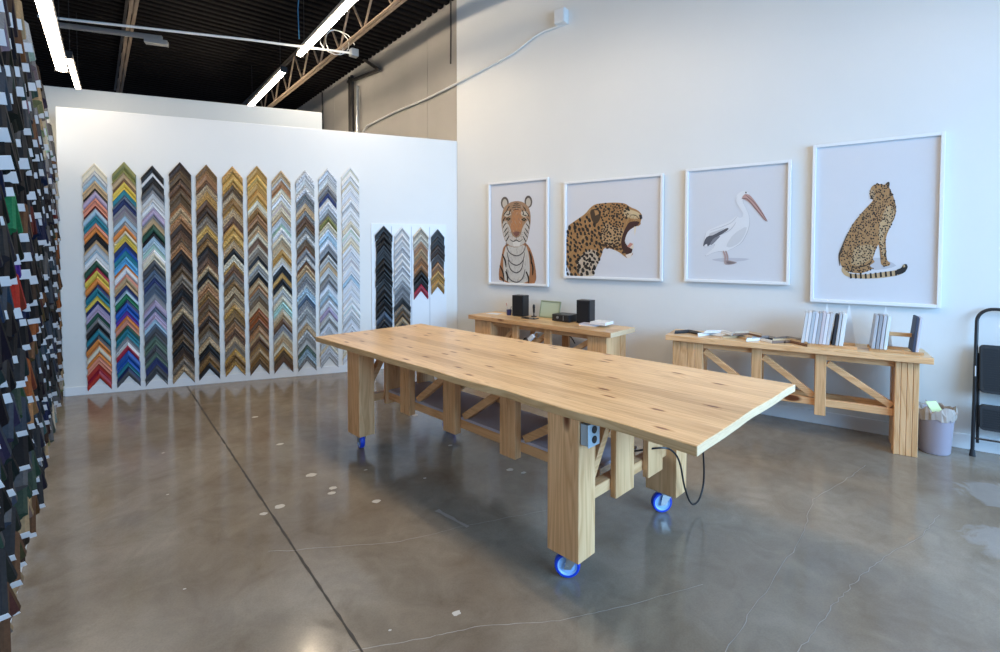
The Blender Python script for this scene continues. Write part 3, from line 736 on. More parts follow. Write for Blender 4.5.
COLUMNS = [
 ('multicoloured strip next to the sample wall', A_PAINT, 'cream ltgrey ltblue tan black lilac salmon maroon ltblue teal salmon orange black tan ltgrey ltblue white dkgreen crimson yellow orange navy teal yellow navy lilac dkgreen grey black teal dkgrey orange cream orange salmon red crimson red'),
 ('green-topped strip', A_PAINT, 'olive olive tan brown yellow teal slate navy grey grey ltblue grey orange cream yellow navy blue teal skyblue orange white salmon tan navy ltblue green navy blue purple orange salmon dkgreen teal grey white crimson blue blue teal navy dkgrey'),
 ('grey and navy strip', A_PAINT, 'black white black dkgrey grey ltgrey white lilac grey tan dkgreen black ltblue mint white cream dkgrey dkgrey slate navy slate slate grey lilac slate lilac ltblue slate dkgrey moss moss dkgrey moss navy dkgrey dkgrey'),
 ('dark bronze strip', A_ORN, 'dkbrown bronze dkbrown brown bronze bronze copper tan copper dkbrown brown bronze copper dkbrown black dkgrey bronze grey dkbrown black dkbrown grey tan dkbrown black dkgrey slate black dkbrown bronze grey tan'),
 ('brown and old gold strip', A_ORN, 'dkgold copper brown tan gold brown dkbrown bronze grey brgold bronze dkgold black dkgrey brown tan black ltgrey copper dkgold brown bronze copper dkgrey bronze grey tan black bronze dkgold black'),
 ('mottled tan gold strip', A_ORN, 'gold brgold gold bronze tan dkgold gold tan brown gold brgold gold tan black cream gold brown grey dkgold tan bronze tan gold dkgold bronze copper brown tan grey brgold dkgold gold'),
 ('bright gold-topped strip', A_GILT, 'gold brgold brgold gold gold brgold cream dkgold copper bronze tan cream brown silver grey black cream dksilver black tan copper grey bronze ltgrey rust rust brown copper tan brown dkgold tan dkgold bronze'),
 ('cream and champagne strip', A_GILT, 'tan silver copper cream white cream cream tan ltgrey mint white cream tan cream gold beige white black gold black cream silver cream mint cream tan brown grey cream tan cream gold bronze brown'),
 ('silver and brown strip', A_ORN, 'pearl white silver pearl grey grey tan dksilver brown bronze dksilver silver bronze brown grey silver brown tan dksilver grey silver ltblue slate grey silver dksilver silver tan white dksilver silver moss ltblue dksilver'),
 ('pale silver-blue strip', A_GILT, 'pearl ltgrey silver grey navy white pearl dksilver olive cream pearl ltblue pearl grey dkgrey silver tan silver dksilver grey pearl ltblue ltgrey pearl lilac silver dksilver pearl ltgrey silver cream pearl ltgrey'),
 ('white strip', A_PAINT, 'white white cream white pearl white ltgrey white white cream white white cream white pearl white white pearl ltblue pearl white pearl white white white ltgrey pearl white lilac white cream pearl'),
]
XC = [-4.174, -3.906, -3.636, -3.366, -3.100, -2.825, -2.558, -2.288, -2.010, -1.740, -1.458]
ZTOP = [2.565, 2.60, 2.575, 2.63, 2.62, 2.62, 2.64, 2.60, 2.625, 2.66, 2.70]
ZBOT = [.03, .035, .03, .03, .045, .06, .05, .055, .05, .07, .10]
used = {}
def uniq(label):
    return label
NS = 25
for c, (desc, m_, seq) in enumerate(COLUMNS):
    if 3 <= c <= 6: seq = ' '.join(dict(slate='bronze', dkgrey='dkbrown', grey='taupe', ltgrey='tan', silver='beige').get(q, q) for q in seq.split())
    hw = .108; drop = .142
    H = ZTOP[c] - ZBOT[c] - drop; pitch = H / NS
    for i in range(NS):
        r = random.Random(c * 100 + i)
        names = [seqcol(seq, i, NS), seqcol(seq, i + .3, NS), seqcol(seq, i + .55, NS), seqcol(seq, i + .8, NS)]
        if len(set(names)) == 1: cols = [PAL[names[0]], tuple(q * r.uniform(.6, .85) for q in PAL[names[0]]), PAL[names[0]]]
        else: cols = [tuple(v * f_ for v in PAL[q]) for q, f_ in zip(names, (1, .72, 1.0, .8))]
        m2 = m_
        if m_ is A_PAINT and any(q in ('gold', 'silver', 'brgold') for q in names): m2 = A_GILT
        if m_ is A_ORN and i % 3 == 1: m2 = A_GILT
        o = corner_mesh(hw * r.uniform(.985, 1.015), drop, pitch * 1.0, cols, 0, r).build('frame_corner', m2)
        o.location = (XC[c] + r.uniform(-.002, .002), -.001, ZTOP[c] - i * pitch)
        o.rotation_euler = (0, r.uniform(-.006, .006), 0)
        a = NICE[names[0]]; b_ = NICE[names[3]]
        nm = a if a == b_ else f'{a} and {b_}'
        lb = f'{nm} frame corner, {ORD[i + 1]} from the top of the {desc}'
        if len(lb.split()) > 16: lb = f'{a} frame corner, {ORD[i + 1]} from top of the {desc}'
        tag(o, lb, 'frame sample', 'frame corners on the ' + desc)

# the small display board with four short strips
t = thing('display_board', 'white panel with thin grooves carrying four short strips of frame corners', 'display board')
MB().box(-1.198, -.165, -.012, 0, .10, 1.965).build('panel', M_TRIM, t, bevel=.002)
g = MB()
for x in (-.93, -.66, -.405): g.box(x - .004, x + .004, -.0135, -.012, .14, 1.93)
g.build('groove', mat('groove_shadow_gap', (.45, .48, .53), .6), t)
SHORT = [('all-black short strip', -1.035, 1.935, .115, 19, 'black black dkgrey black black black black black dkgrey black black black slate dkgrey black slate black dkgrey black'),
         ('white to grey short strip', -.79, 1.93, .115, 19, 'white white pearl white white pearl white ltgrey grey grey dkgrey taupe bronze tan dkgrey bronze black tan dkgrey'),
         ('tan short strip with red end', -.530, 1.925, .110, 9, 'beige copper tan copper copper black dkgrey crimson navy'),
         ('brown-topped short strip', -.292, 1.90, .100, 7, 'dkgrey dkbrown dkbrown copper gold gold beige')]
for (desc, x, z, hw, n_, seq) in SHORT:
    pitch = (.088 if n_ > 10 else (.098 if n_ == 9 else .115))
    for i in range(n_):
        r = random.Random(i * 7 + int(x * 100)); a = seqcol(seq, i, n_)
        f_ = .3 if a in ('black', 'dkgrey') else 1
        cols = [tuple(q * f_ for q in PAL[a]), tuple(q * .5 * f_ for q in PAL[a]), tuple(q * f_ * .8 for q in PAL[a])]
        mb = corner_mesh(hw * r.uniform(.86, 1.0), hw * 1.12, pitch * .99, cols, 0, r)
        o = mb.build('frame_corner', A_PAINT if a in ('black', 'white', 'crimson', 'navy', 'dkgrey') else A_GILT)
        o.location = (x, -.013, z - i * pitch)
        tag(o, f'{NICE[a]} frame corner, {ORD[i + 1]} from the top of the {desc}', 'frame sample', 'frame corners on the ' + desc)

# ------------------------------------------------------------------ the sample wall on the left: thick mouldings, raw white ends
M_LABEL = paint('white_end_label', (.66, .65, .66), .7, .03)
LCOL = ['tan beige ltgrey beige tan ltgrey brown dkbrown brown rust brown dkbrown brown tan dkbrown brown copper brown dkbrown grey dkbrown',
        'dkgrey brown dkbrown grey black dkgrey maroon dkbrown copper dkgrey brown black dkbrown grey rust dkbrown black grey dkgrey brown black',
        'dkgrey grey dkgrey black grey dkgrey grey dkbrown grey dkgrey black slate dkgrey grey dkgrey black grey dkgrey slate dkgrey grey',
        'grey ltgrey grey dkgrey navy black grey dkgrey black black dkgrey slate black dkgrey grey black slate dkgrey black slate dkgrey',
        'grey beige cream cream grey beige dkgrey black dkgrey grey dkgrey black dkgrey slate dkgreen slate dkgrey slate black dkgrey slate',
        'dkgrey grey tan dkbrown dkgrey navy black dkgrey slate black dkgrey grey black dkgrey black slate dkgrey slate black dkgrey slate',
        'dkbrown tan grey dkgrey black slate black dkgrey black navy black dkgrey black brown bronze dkgrey slate black dkgrey slate navy',
        'grey dkgrey grey dkgrey brown dkgrey black dkgrey black navy black dkgrey black brown dkgrey black slate dkgrey black dkgrey grey',
        'ltgrey dkgrey black grey dkgrey black dkgrey black dkgrey maroon black black dkbrown black rust brown dkgrey black slate dkgrey dkgrey',
        'tan brown black dkgrey black grey dkgrey black black brown dkgrey black black navy black black rust copper black slate moss grey',
        'tan dkbrown black black dkgrey black dkgrey black black green black purple red navy black dkgrey moss slate black grey moss dkgrey',
        'brown tan dkgrey grey black slate dkgrey black navy black dkgrey black slate black dkgrey black slate dkgrey black grey dkgrey']
TOPZ = [2.62, 2.70, 2.78, 2.82, 2.84, 2.86, 2.88, 2.9, 2.9, 2.9, 2.92, 2.92]
NL = 23
def side_sample(hw, wdt, dep, tilt, cols, r):
    """one corner: each arm a moulding of width wdt and depth dep running down at 45 degrees, cut square at its end"""
    mb = MB(); a = rad(48) + tilt
    for sgn in (-1, 1):
        d = Vector((sgn * math.cos(a), 0, -math.sin(a))); nn = Vector((-sgn * math.sin(a) * -1, 0, 0))
        # inward normal of the arm within the wall plane
        inn = Vector((-sgn * math.sin(a), 0, -math.cos(a)))
        L = hw / math.cos(a)
        prof = [(0, 0), (0, dep * .75), (.18, dep), (.45, dep * .95), (.62, dep * .62), (.85, dep * .5), (1, dep * .35), (1, 0)]
        rows = []
        for e in (0, 1):
            row = []
            for t_, dd in prof:
                if e == 0:  # mitre at the apex plane x = 0
                    base = inn * (t_ * wdt); k = -base.x / d.x if abs(d.x) > 1e-6 else 0; p = base + d * k
                else: p = d * L + inn * (t_ * wdt)
                row.append(len(mb.v)); mb.v.append((p.x, -dd, p.z))
            rows.append(row)
        for i in range(len(prof) - 1):
            t_ = (prof[i][0] + prof[i + 1][0]) / 2
            c = cols[0] if t_ < .5 else cols[1]; j = r.uniform(.85, 1.15)
            f = [rows[0][i], rows[1][i], rows[1][i + 1], rows[0][i + 1]]
            if sgn < 0: f = f[::-1]
            mb.f.append(f); mb.m.append(0); mb.c.append(tuple(min(1, q * j) for q in c))
        f = [rows[0][-1], rows[1][-1], rows[1][0], rows[0][0]]
        if sgn < 0: f = f[::-1]
        mb.f.append(f); mb.m.append(0); mb.c.append(cols[0])
        f = rows[1][::-1] if sgn > 0 else rows[1]
        mb.f.append(f); mb.m.append(0); mb.c.append(cols[1])
    # the square end of the arm towards the camera (sgn = -1)
    d = Vector((-math.cos(a), 0, -math.sin(a))); inn = Vector((math.sin(a), 0, -math.cos(a))); L = hw / math.cos(a)
    lb = MB(); e = .0015
    q = [d * (L + e) + inn * (wdt * u_) + Vector((0, -dep * v_, 0)) for u_, v_ in ((.0, .0), (1, .0), (1, 1.0), (.0, 1.0))]
    q2 = [p - d * .001 for p in q]
    n = len(q); lb.add([tuple(p) for p in q] + [tuple(p) for p in q2], [tuple(range(n)), tuple(range(2 * n - 1, n - 1, -1))] + [(i, n + i, n + (i + 1) % n, (i + 1) % n) for i in range(n)])
    return mb, lb
for c in range(13):
    s = -.22 - c * .385
    for i in range(NL):
        r = random.Random(c * 77 + i * 3 + 5)
        pitch = (TOPZ[min(c, 11)] - .22) / NL
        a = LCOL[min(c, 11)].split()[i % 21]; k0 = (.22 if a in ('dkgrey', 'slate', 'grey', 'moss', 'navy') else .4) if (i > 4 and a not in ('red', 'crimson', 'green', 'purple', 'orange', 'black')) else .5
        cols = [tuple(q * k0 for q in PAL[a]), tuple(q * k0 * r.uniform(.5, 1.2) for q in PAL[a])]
        dep = r.uniform(.034, .060); wdt = r.uniform(.045, .072); hw = r.uniform(.115, .16)
        mb, lb = side_sample(hw, wdt, dep, r.uniform(-.04, .04), cols, r)
        z = TOPZ[min(c, 11)] - i * pitch + r.uniform(-.012, .012)
        T = M4(LO + LD * s + LN * .002 + Vector((0, 0, z)), LD, -LN)
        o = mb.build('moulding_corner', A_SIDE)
        o.matrix_world = T @ Matrix.Rotation(r.uniform(-.03, .03), 4, 'Y') @ Matrix.Rotation(-r.uniform(.02, .13), 4, 'X')
        if r.random() < .8:
            lo = lb.build('end_label', M_LABEL, o); lo['label'] = 'white label on the cut end'
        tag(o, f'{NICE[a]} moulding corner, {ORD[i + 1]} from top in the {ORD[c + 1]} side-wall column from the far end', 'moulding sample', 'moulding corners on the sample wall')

# ------------------------------------------------------------------ furniture
def board(mb, x0, x1, y0, y1, z0, z1): mb.box(x0, x1, y0, y1, z0, z1)
def post(name, parent, x0, x1, y0, y1, z0, z1, lam=1, m=WZ, bev=.004):
    """upright of lam boards laminated along x"""
    mb = MB(); w_ = (x1 - x0) / lam
    for k in range(lam):
        e = .0008 if lam > 1 else 0
        mb.box(x0 + k * w_ + e, x0 + (k + 1) * w_ - e, y0, y1, z0, z1)
    return mb.build(name, m, parent, bevel=bev)
def wavy_top(L0, L1, Wd, z0, z1, seed, amp=.012, taper=0.0, ends=(0.0, 0.0), y0=0.0):
    """solid plank top with slightly uneven sawn edges; x from L0 to L1, y from y0 to y0 + Wd"""
    r = random.Random(seed); N, Mm = 48, 14
    ph = [r.uniform(0, 6) for _ in range(8)]
    def ed(t_, a): return amp * (.5 * math.sin(5.1 * t_ * 3 + ph[a]) + .35 * math.sin(13 * t_ + ph[a + 1]) + .15 * math.sin(31 * t_ + ph[a + 2]))
    P = []
    for i in range(N + 1):
        u_ = i / N
        for j in range(Mm + 1):
            v_ = j / Mm
            xa = L0 + .4 * ed(v_, 0) + ends[0] * math.sin(math.pi * v_); xb = L1 + .4 * ed(v_, 1) + ends[1] * math.sin(math.pi * v_)
            ya = y0 + ed(u_ * 2, 2); yb = y0 + Wd - taper * (1 - u_) + ed(u_ * 2, 4)
            P.append((xa + (xb - xa) * u_, ya + (yb - ya) * v_))
    mb = MB(); n = len(P); W1 = Mm + 1
    mb.v = [(x, y, z0) for x, y in P] + [(x, y, z1) for x, y in P]
    def q(f, mi): mb.f.append(f); mb.m.append(mi); mb.c.append((1, 1, 1))
    for i in range(N):
        for j in range(Mm):
            a = i * W1 + j; b = (i + 1) * W1 + j
            q([n + a, n + b, n + b + 1, n + a + 1], 0); q([a, a + 1, b + 1, b], 0)
        a = i * W1; b = a + W1; q([a, b, n + b, n + a], 1)
        a = i * W1 + Mm; b = a + W1; q([b, a, n + a, n + b], 1)
    for j in range(Mm):
        a = j; b = j + 1; q([b, a, n + a, n + b], 2)
        a = N * W1 + j; b = a + 1; q([a, b, n + b, n + a], 2)
    return mb

# --- the rolling work table: x along its length towards the camera, y across, origin under its near corner
N0 = Vector((-.884, -4.816, 0)); TA = rad(-67.5)
TX = Vector((math.cos(TA), math.sin(TA), 0)); TY = Vector((-math.sin(TA), math.cos(TA), 0))
TT = M4(N0, TX, TY)
table = thing('work_table', 'long rolling pine work table with thick plank top on blue casters', 'table', TT)
wavy_top(-2.81, .56, 1.25, .812, .854, 11, .010, .14, (0, -.008), 0.0).build('table_top', [WTOP, WXP, WEND], table, bevel=.004)
def caster(x, y, yaw, parent):
    c = bpy.data.objects.new('caster', None); COL.objects.link(c); c.parent = parent
    rw_ = .062
    TW = Matrix.Translation((x, y, 0)) @ Matrix.Rotation(yaw, 4, 'Z') @ Matrix.Translation((-.03, 0, rw_))
    TWr = TW @ Matrix.Rotation(math.pi / 2, 4, 'X')
    MB().lathe([(.048, -.018), (.058, -.018), (.0625, -.012), (.0635, 0), (.0625, .012), (.058, .018), (.048, .018), (.048, -.018)], 32, TWr, cap=False).build('tyre', M_BLUE, c, smooth=True)
    MB().lathe([(.0, -.020), (.014, -.020), (.016, -.012), (.040, -.011), (.046, -.017), (.050, -.017), (.050, .017), (.046, .017), (.040, .011), (.016, .012), (.014, .020), (0, .020)], 32, TWr).build('wheel_core', M_HUB, c)
    f = MB()
    for s_ in (-1, 1):
        f.prism([(-.016, -.012), (.016, -.012), (.058, .058), (.0, .058)], s_ * .026 - .0025, s_ * .026 + .0025, TWr)
    f.box(-.008, .062, -.0285, .0285, .056, .061, TW)
    f.tube([TW @ Vector((0, -.030, 0)), TW @ Vector((0, .030, 0))], .006, 10)
    f.build('fork', M_GALV, c)
    MB().box(-.05 + x, .05 + x, -.045 + y, .045 + y, .122, .13).build('mount_plate', M_GALV, c)
    return c
LEGS = [(-.19, 0.0), (-2.34, 0.06), (-.13, 1.0), (-2.25, .90)]
post('leg', table, -.19, 0, 0, .135, .13, .812, 1)
post('leg', table, -2.34, -2.15, .05, .185, .13, .812, 1)
post('leg', table, -.17, .03, .92, 1.055, .13, .812, 1)
post('leg', table, -2.20, -2.01, .86, .995, .13, .812, 1)
caster(-.085, .075, rad(38), table); caster(-2.24, .12, rad(-14), table); caster(-.06, .975, rad(50), table); caster(-2.02, .875, rad(20), table)
# end frames and inset long frames, with hanging posts
for x0, x1 in ((-.055, .005), (-2.24, -2.18)):
    for (ya, yb) in ((.31, .485), (.635, .80)): post('hanging_post', table, x0 + .025, x1, ya, yb, .335, .812, 1)
    y1 = .92 if x0 > -1 else .86
    MB().box(x0 - .035, x0 + .022, .135, y1, .37, .43).build('end_rail', WY, table, bevel=.003)
    MB().box(x0 - .035, x0 + .022, .135, y1, .74, .812).build('end_rail', WY, table, bevel=.003)
    MB().bar((x0 - .01, .15, .45), (x0 - .01, .33, .74), .045, .055, up=(1, 0, 0)).build('brace', WY, table, bevel=.003)
for yb, sgn in ((.335, -1), (.745, 1)):
    y0_, y1_ = (yb - .055, yb) if sgn < 0 else (yb, yb + .055)
    for (xa, xb) in ((-1.93, -1.80), (-1.385, -1.25), (-.815, -.68)): post('hanging_post', table, xa, xb, y0_, y1_, .335, .812, 2)
    yr0, yr1 = (yb, yb + .045) if sgn < 0 else (yb - .045, yb)
    MB().box(-2.33 if 0 else -2.26, -.14, yr0, yr1, .37, .43).build('long_rail', WX, table, bevel=.003)
    MB().box(-2.26, -.14, yr0, yr1, .735, .812).build('long_rail', WX, table, bevel=.003)
    for k, (xa, xb) in enumerate(((-1.80, -1.385), (-1.25, -.815), (-.68, -.20))):
        MB().bar((xa + .02, (yr0 + yr1) / 2, .45), (xb - .02, (yr0 + yr1) / 2, .72), .045, .05, up=(0, 0, 1)).build('brace', WX, table, bevel=.003)
MB().box(-2.24, -.13, .335, .745, .431, .449).build('felt_shelf', M_LILAC, table, bevel=.002)
MB().box(-2.24, -.145, .15, .33, .431, .445).build('felt_shelf', M_LILAC, table, bevel=.002) if 0 else None
# electric outlet box fixed to the near leg
ob = thing('electric_outlet', 'grey metal socket box fixed under the table edge on the near leg', 'socket box', TT @ Matrix.Translation((.004, 0.0, .70)))
MB().box(0, .045, .005, .085, 0, .10).build('body', mat('zinc_box', (.42, .52, .60), .35, .3), ob, bevel=.004)
MB().box(.045, .049, .0, .090, -.004, .104).build('face_plate', mat('zinc_plate', (.50, .64, .74), .35, .3), ob, bevel=.002)
for z in (.028, .074): MB().lathe([(0, 0), (.017, 0), (.0175, .004), (0, .004)], 20, Matrix.Translation((.049, .045, z)) @ Matrix.Rotation(math.pi / 2, 4, 'Y')).build('socket', M_BLACK, ob)
def cord(name, pts, r_, m, label, cat='cable', T=None, sub=8):
    q = []; n = len(pts); pts = [Vector(p) for p in pts]
    for i in range(n - 1):
        p0, p1, p2, p3 = pts[max(i - 1, 0)], pts[i], pts[i + 1], pts[min(i + 2, n - 1)]
        for k in range(sub):
            t_ = k / sub; q.append(.5 * (2 * p1 + (p2 - p0) * t_ + (2 * p0 - 5 * p1 + 4 * p2 - p3) * t_ * t_ + (3 * p1 - p0 - 3 * p2 + p3) * t_ ** 3))
    q.append(pts[-1]); return tag(MB().tube(q, r_, 8).build(name, m, smooth=True), label, cat, M=T)
pc = cord('power_cord', [(-.12, .60, .455), (.04, .70, .50), (.07, .79, .463), (.07, .88, .367), (.07, .94, .215), (.07, 1.01, .10), (.07, 1.08, .055), (.07, 1.16, .07), (.07, 1.21, .158), (.07, 1.20, .32), (.05, 1.19, .60), (.03, 1.17, .815)], .0055, M_BLACK,
     'black power cord hanging in a loop below the table end')
pc.parent = table; del pc['category']; pc['label'] = 'black cord hanging in a loop'
pt = thing('power_tool', 'black handheld tool with a pale handle lying on the felt shelf', 'tool', TT @ Matrix.Translation((-.30, .52, .449)))
MB().lathe([(0, 0), (.05, 0), (.055, .02), (.05, .09), (.035, .11), (0, .11)], 20).build('motor_body', M_BLACK, pt, smooth=True)
MB().bar((0, 0, .06), (.0, .17, .09), .05, .06).build('grip', M_BLKMET, pt, bevel=.01); MB().bar((.0, .04, .13), (0, .14, .15), .03, .05).build('handle', M_LAMP, pt, bevel=.008)

# --- the two trestle benches along the right wall
def bench(T, L, D_, H, label, legw, flip, legs, mids):
    """x along the front towards the camera, y from the front edge to the wall"""
    t = thing('trestle_bench', label, 'bench', T, 'pine trestle benches along the white wall')
    wavy_top(0, L, D_, H - .05, H, int(L * 100), .005, 0, (0, 0), 0).build('bench_top', [WBTOP, WX, WEND], t, bevel=.004)
    zt = H - .05
    for (xa, xb) in legs:
        post('leg', t, xa, xb, .04, .16, 0, zt, 4); post('leg', t, xa + .01, xb - .01, D_ - .15, D_ - .05, 0, zt, 2)
        MB().box(xa + .02, xb - .02, .16, D_ - .15, .30, zt).build('end_panel', WZ, t)
    for (xa, xb) in mids:
        post('hanging_post', t, xa, xb, .05, .09, .215, zt, 1); post('hanging_post', t, xa, xb, D_ - .11, D_ - .07, .215, zt, 1)
    a, b = legs[0][1], legs[-1][0]
    for y in (.09, D_ - .15):
        MB().box(a, b, y, y + .04, .285, .345).build('long_rail', WX, t, bevel=.003)
        MB().box(a, b, y, y + .04, zt - .06, zt).build('long_rail', WX, t, bevel=.003)
    xs = [a] + [v for m_ in mids for v in m_] + [b]
    for k in range(0, len(xs), 2):
        xa, xb = xs[k] + .01, xs[k + 1] - .01; zz = (zt - .085, .365)
        if flip: zz = zz[::-1]
        MB().bar((xa, .11, zz[0]), (xb, .11, zz[1]), .05, .05).build('brace', WX, t, bevel=.003)
    return t
def onR(s, off, z=0): return WD * s + WN * off + Vector((0, 0, z))
def bframe(sa, oa, sb, ob_):
    a, b = onR(sa, oa), onR(sb, ob_); X = (b - a).normalized(); Y = Vector((-X.y, X.x, 0)); return M4(a, X, Y), (b - a).length
TB2, L2 = bframe(3.14, .62, 5.11, .50)
H2 = .79
bench(TB2, L2, .44, H2, 'pine trestle bench carrying sample boards and loose mouldings below the cheetah print', .145, False, [(.06, .33), (L2 - .225, L2 - .075)], [(.74, .82), (1.22, 1.30)])
TB1, L1 = bframe(.62, .52, 2.66, .80)
H1 = .785
bench(TB1, L1, .50, H1, 'pine trestle bench carrying black speakers below the tiger print', .2, True, [(.08, .36), (L1 - .30, L1 - .07)], [(.70, .79), (1.18, 1.27)])

def place(frame, x, y, z, yaw=0): return frame @ Matrix.Translation((x, y, z)) @ Matrix.Rotation(yaw, 4, 'Z')
# on the speaker bench
def speaker(x, y, yaw, label):
    t = thing('speaker', label, 'speaker', place(TB1, x, y, H1, yaw), 'black speakers')
    MB().box(-.083, .083, -.06, .07, .004, .262).build('cabinet', M_BLACK, t, bevel=.004)
    MB().box(-.077, .077, -.067, -.06, .012, .252).build('grille', mat('speaker_cloth', (.006, .006, .008), .9), t, bevel=.004)
    for sx in (-.06, .06):
        for sy in (-.045, .055): MB().lathe([(0, 0), (.008, 0), (.008, .004), (0, .004)], 10, Matrix.Translation((sx, sy, 0))).build('foot', M_RUBBER, t)
speaker(.565, .36, .12, 'black speaker standing beside the pen cup')
speaker(1.50, .40, .10, 'black speaker standing behind the stack of white papers')
t = thing('pen_cup', 'small navy pen cup beside the speaker on the bench', 'cup', place(TB1, .405, .33, H1), None)
MB().lathe([(.0, 0), (.030, 0), (.034, .07), (.031, .07), (.027, .006), (0, .006)], 20).build('cup', mat('navy_plastic', (.03, .035, .13), .35), t, smooth=True)
for k, (c_, e) in enumerate((((.45, .08, .08), (-.05, .0, .15)), ((.05, .05, .2), (.02, .02, .11)), ((.6, .6, .62), (-.02, -.02, .12)))):
    MB().tube([(0, 0, .008), e], .0035, 8).build('pen', mat('pen_%d' % k, c_, .4), t)
t = thing('microphone', 'slim black microphone standing between the speaker and the green frame', 'microphone', place(TB1, .735, .42, H1))
MB().lathe([(0, 0), (.035, 0), (.035, .008), (.008, .014), (.007, .05), (0, .05)], 20).build('base', M_BLACK, t, smooth=True)
MB().lathe([(0, .05), (.013, .05), (.014, .10), (.017, .11), (.016, .14), (.008, .153), (0, .155)], 16).build('capsule', M_BLACK, t, smooth=True)
t = thing('tabletop_sign', 'pale green framed card leaning behind the black amplifier', 'sign', place(TB1, .945, .45, H1, .05) @ Matrix.Rotation(-.22, 4, 'X'))
M_GRN = mat('sage_green_frame', (.30, .36, .25), .5)
g = MB(); g.box(-.145, .145, -.009, .009, 0, .016).box(-.145, .145, -.009, .009, .194, .21).box(-.145, -.129, -.009, .009, .016, .194).box(.129, .145, -.009, .009, .016, .194); g.build('frame', M_GRN, t, bevel=.002)
MB().box(-.129, .129, -.002, .004, .016, .194).build('card', mat('pale_green_card', (.46, .56, .44), .7), t)
MB().box(-.02, .02, .009, .07, .0, .008).build('easel_foot', M_GRN, t)
t = thing('amplifier', 'low black amplifier box in front of the green frame', 'amplifier', place(TB1, 1.235, .38, H1, .0))
MB().box(-.115, .125, -.10, .10, .006, .085).build('case', M_BLACK, t, bevel=.005)
MB().box(-.105, .115, -.104, -.10, .012, .080).build('front_panel', M_BLKMET, t, bevel=.002)
MB().lathe([(0, 0), (.014, 0), (.013, .012), (0, .012)], 18, Matrix.Translation((-.03, -.104, .05)) @ Matrix.Rotation(math.pi / 2, 4, 'X')).build('knob', M_GALV, t)
MB().box(.045, .05, -.106, -.104, .02, .075).build('trim_strip', M_GALV, t)
t = thing('paper_stack', 'stack of white paper and a pale box at the bench end', 'papers', place(TB1, 1.69, .33, H1, .1))
MB().box(-.17, .02, -.09, .09, 0, .012).build('sheets', M_PAPER, t); MB().box(-.16, .03, -.085, .10, .0125, .022).build('sheets', mat('lilac_paper', (.55, .55, .66), .7), t)
MB().box(-.03, .15, -.10, .10, .0225, .052).build('carton', M_WHITE, t, bevel=.002)
tag(MB().box(-.09, .09, -.06, .07, 0, .0015).build('paper_sheet', M_PAPER), 'single white sheet lying on the far end of the speaker bench', 'paper', M=place(TB1, .17, .30, H1, .2))
t = thing('tablet', 'dark flat tablet lying on the bench before the green frame', 'tablet', place(TB1, .80, .26, H1, .1))
MB().box(-.10, .10, -.045, .05, 0, .008).build('body', M_BLACK, t, bevel=.003); MB().box(-.092, .092, -.04, .045, .008, .0085).build('screen', mat('dark_glass', (.03, .03, .035), .08), t)
t = thing('power_strip', 'white power strip with black plugs hanging in the trestle of the speaker bench', 'power strip', place(TB1, .955, .05, .56) @ Matrix.Rotation(-.75, 4, 'Y'))
MB().box(-.11, .11, -.018, .018, -.022, .022).build('strip', M_WHITE, t, bevel=.004)
for x in (-.06, .0): MB().box(x - .022, x + .022, -.05, -.018, -.02, .045).build('plug', M_BLACK, t, bevel=.005)
MB().tube([(.11, 0, 0), (.16, 0, .01), (.20, .01, -.03)], .005, 8).build('lead', M_WHITE, t)
cord('black_cable', [(1.42, .14, .68), (1.50, .12, .66), (1.56, .11, .60)], .006, M_BLACK, 'short black cable dangling under the bench behind the trestle', T=TB1)
# on the sample bench: loose corners lying flat, then boards standing in racks
def lying(x, y, yaw, hw, th, names, label, z=0, sc_=1.0):
    r = random.Random(int(x * 100)); cols = [PAL[q] for q in names]
    o = corner_mesh(hw, hw * .95, th, cols, 0, r).build('loose_corner', A_PAINT)
    M = place(TB2, x, y, H2 + .001 + z, yaw) @ Matrix.Rotation(-math.pi / 2, 4, 'X')
    return tag(o, label, 'frame sample', 'loose corners lying on the bench', M)
lying(.16, .30, .15, .125, .07, ['black', 'dkgrey'], 'black frame corner lying at the far end of the sample bench')
lying(.34, .27, .35, .12, .07, ['white', 'cream'], 'white frame corner lying next to the black one')
lying(.47, .30, -.1, .12, .08, ['white', 'ltgrey'], 'second white frame corner, overlapping the brown ones', .027)
lying(.60, .27, .1, .12, .07, ['tan', 'grey'], 'tan and grey frame corner lying flat among the loose ones')
lying(.70, .32, .0, .11, .08, ['brown', 'beige'], 'brown and beige frame corner lying flat behind the black one', .027)
lying(.86, .30, .05, .13, .08, ['black', 'grey'], 'black and grey frame corner lying above the middle of the trestle')
lying(.80, .17, .0, .10, .05, ['white', 'silver'], 'small pale frame corner at the front edge of the bench')
lying(1.04, .22, -.05, .13, .07, ['brown', 'tan'], 'brown frame corner lying just before the rack of boards')
lying(1.00, .36, .2, .12, .06, ['dkbrown', 'grey'], 'dark brown frame corner behind the brown one by the board rack')
def rack(x, w_, label, peaks):
    t = thing('board_rack', label, 'rack', place(TB2, x, .20, H2))
    for y in (-.09, .10): MB().box(-w_ / 2, w_ / 2, y - .012, y + .012, 0, .02).build('rail', WX, t, bevel=.002)
    for px in peaks:
        MB().prism([(px - .055, .0), (px + .06, .0), (px + .01, .35)], .13, .14, Matrix(((1, 0, 0, 0), (0, 0, 1, 0), (0, 1, 0, 0), (0, 0, 0, 1)))).build('triangular_divider', M_TRIM, t)
    return t
rack(1.31, .40, 'wooden rack with white triangular dividers holding the long row of boards', (-.015, .145))
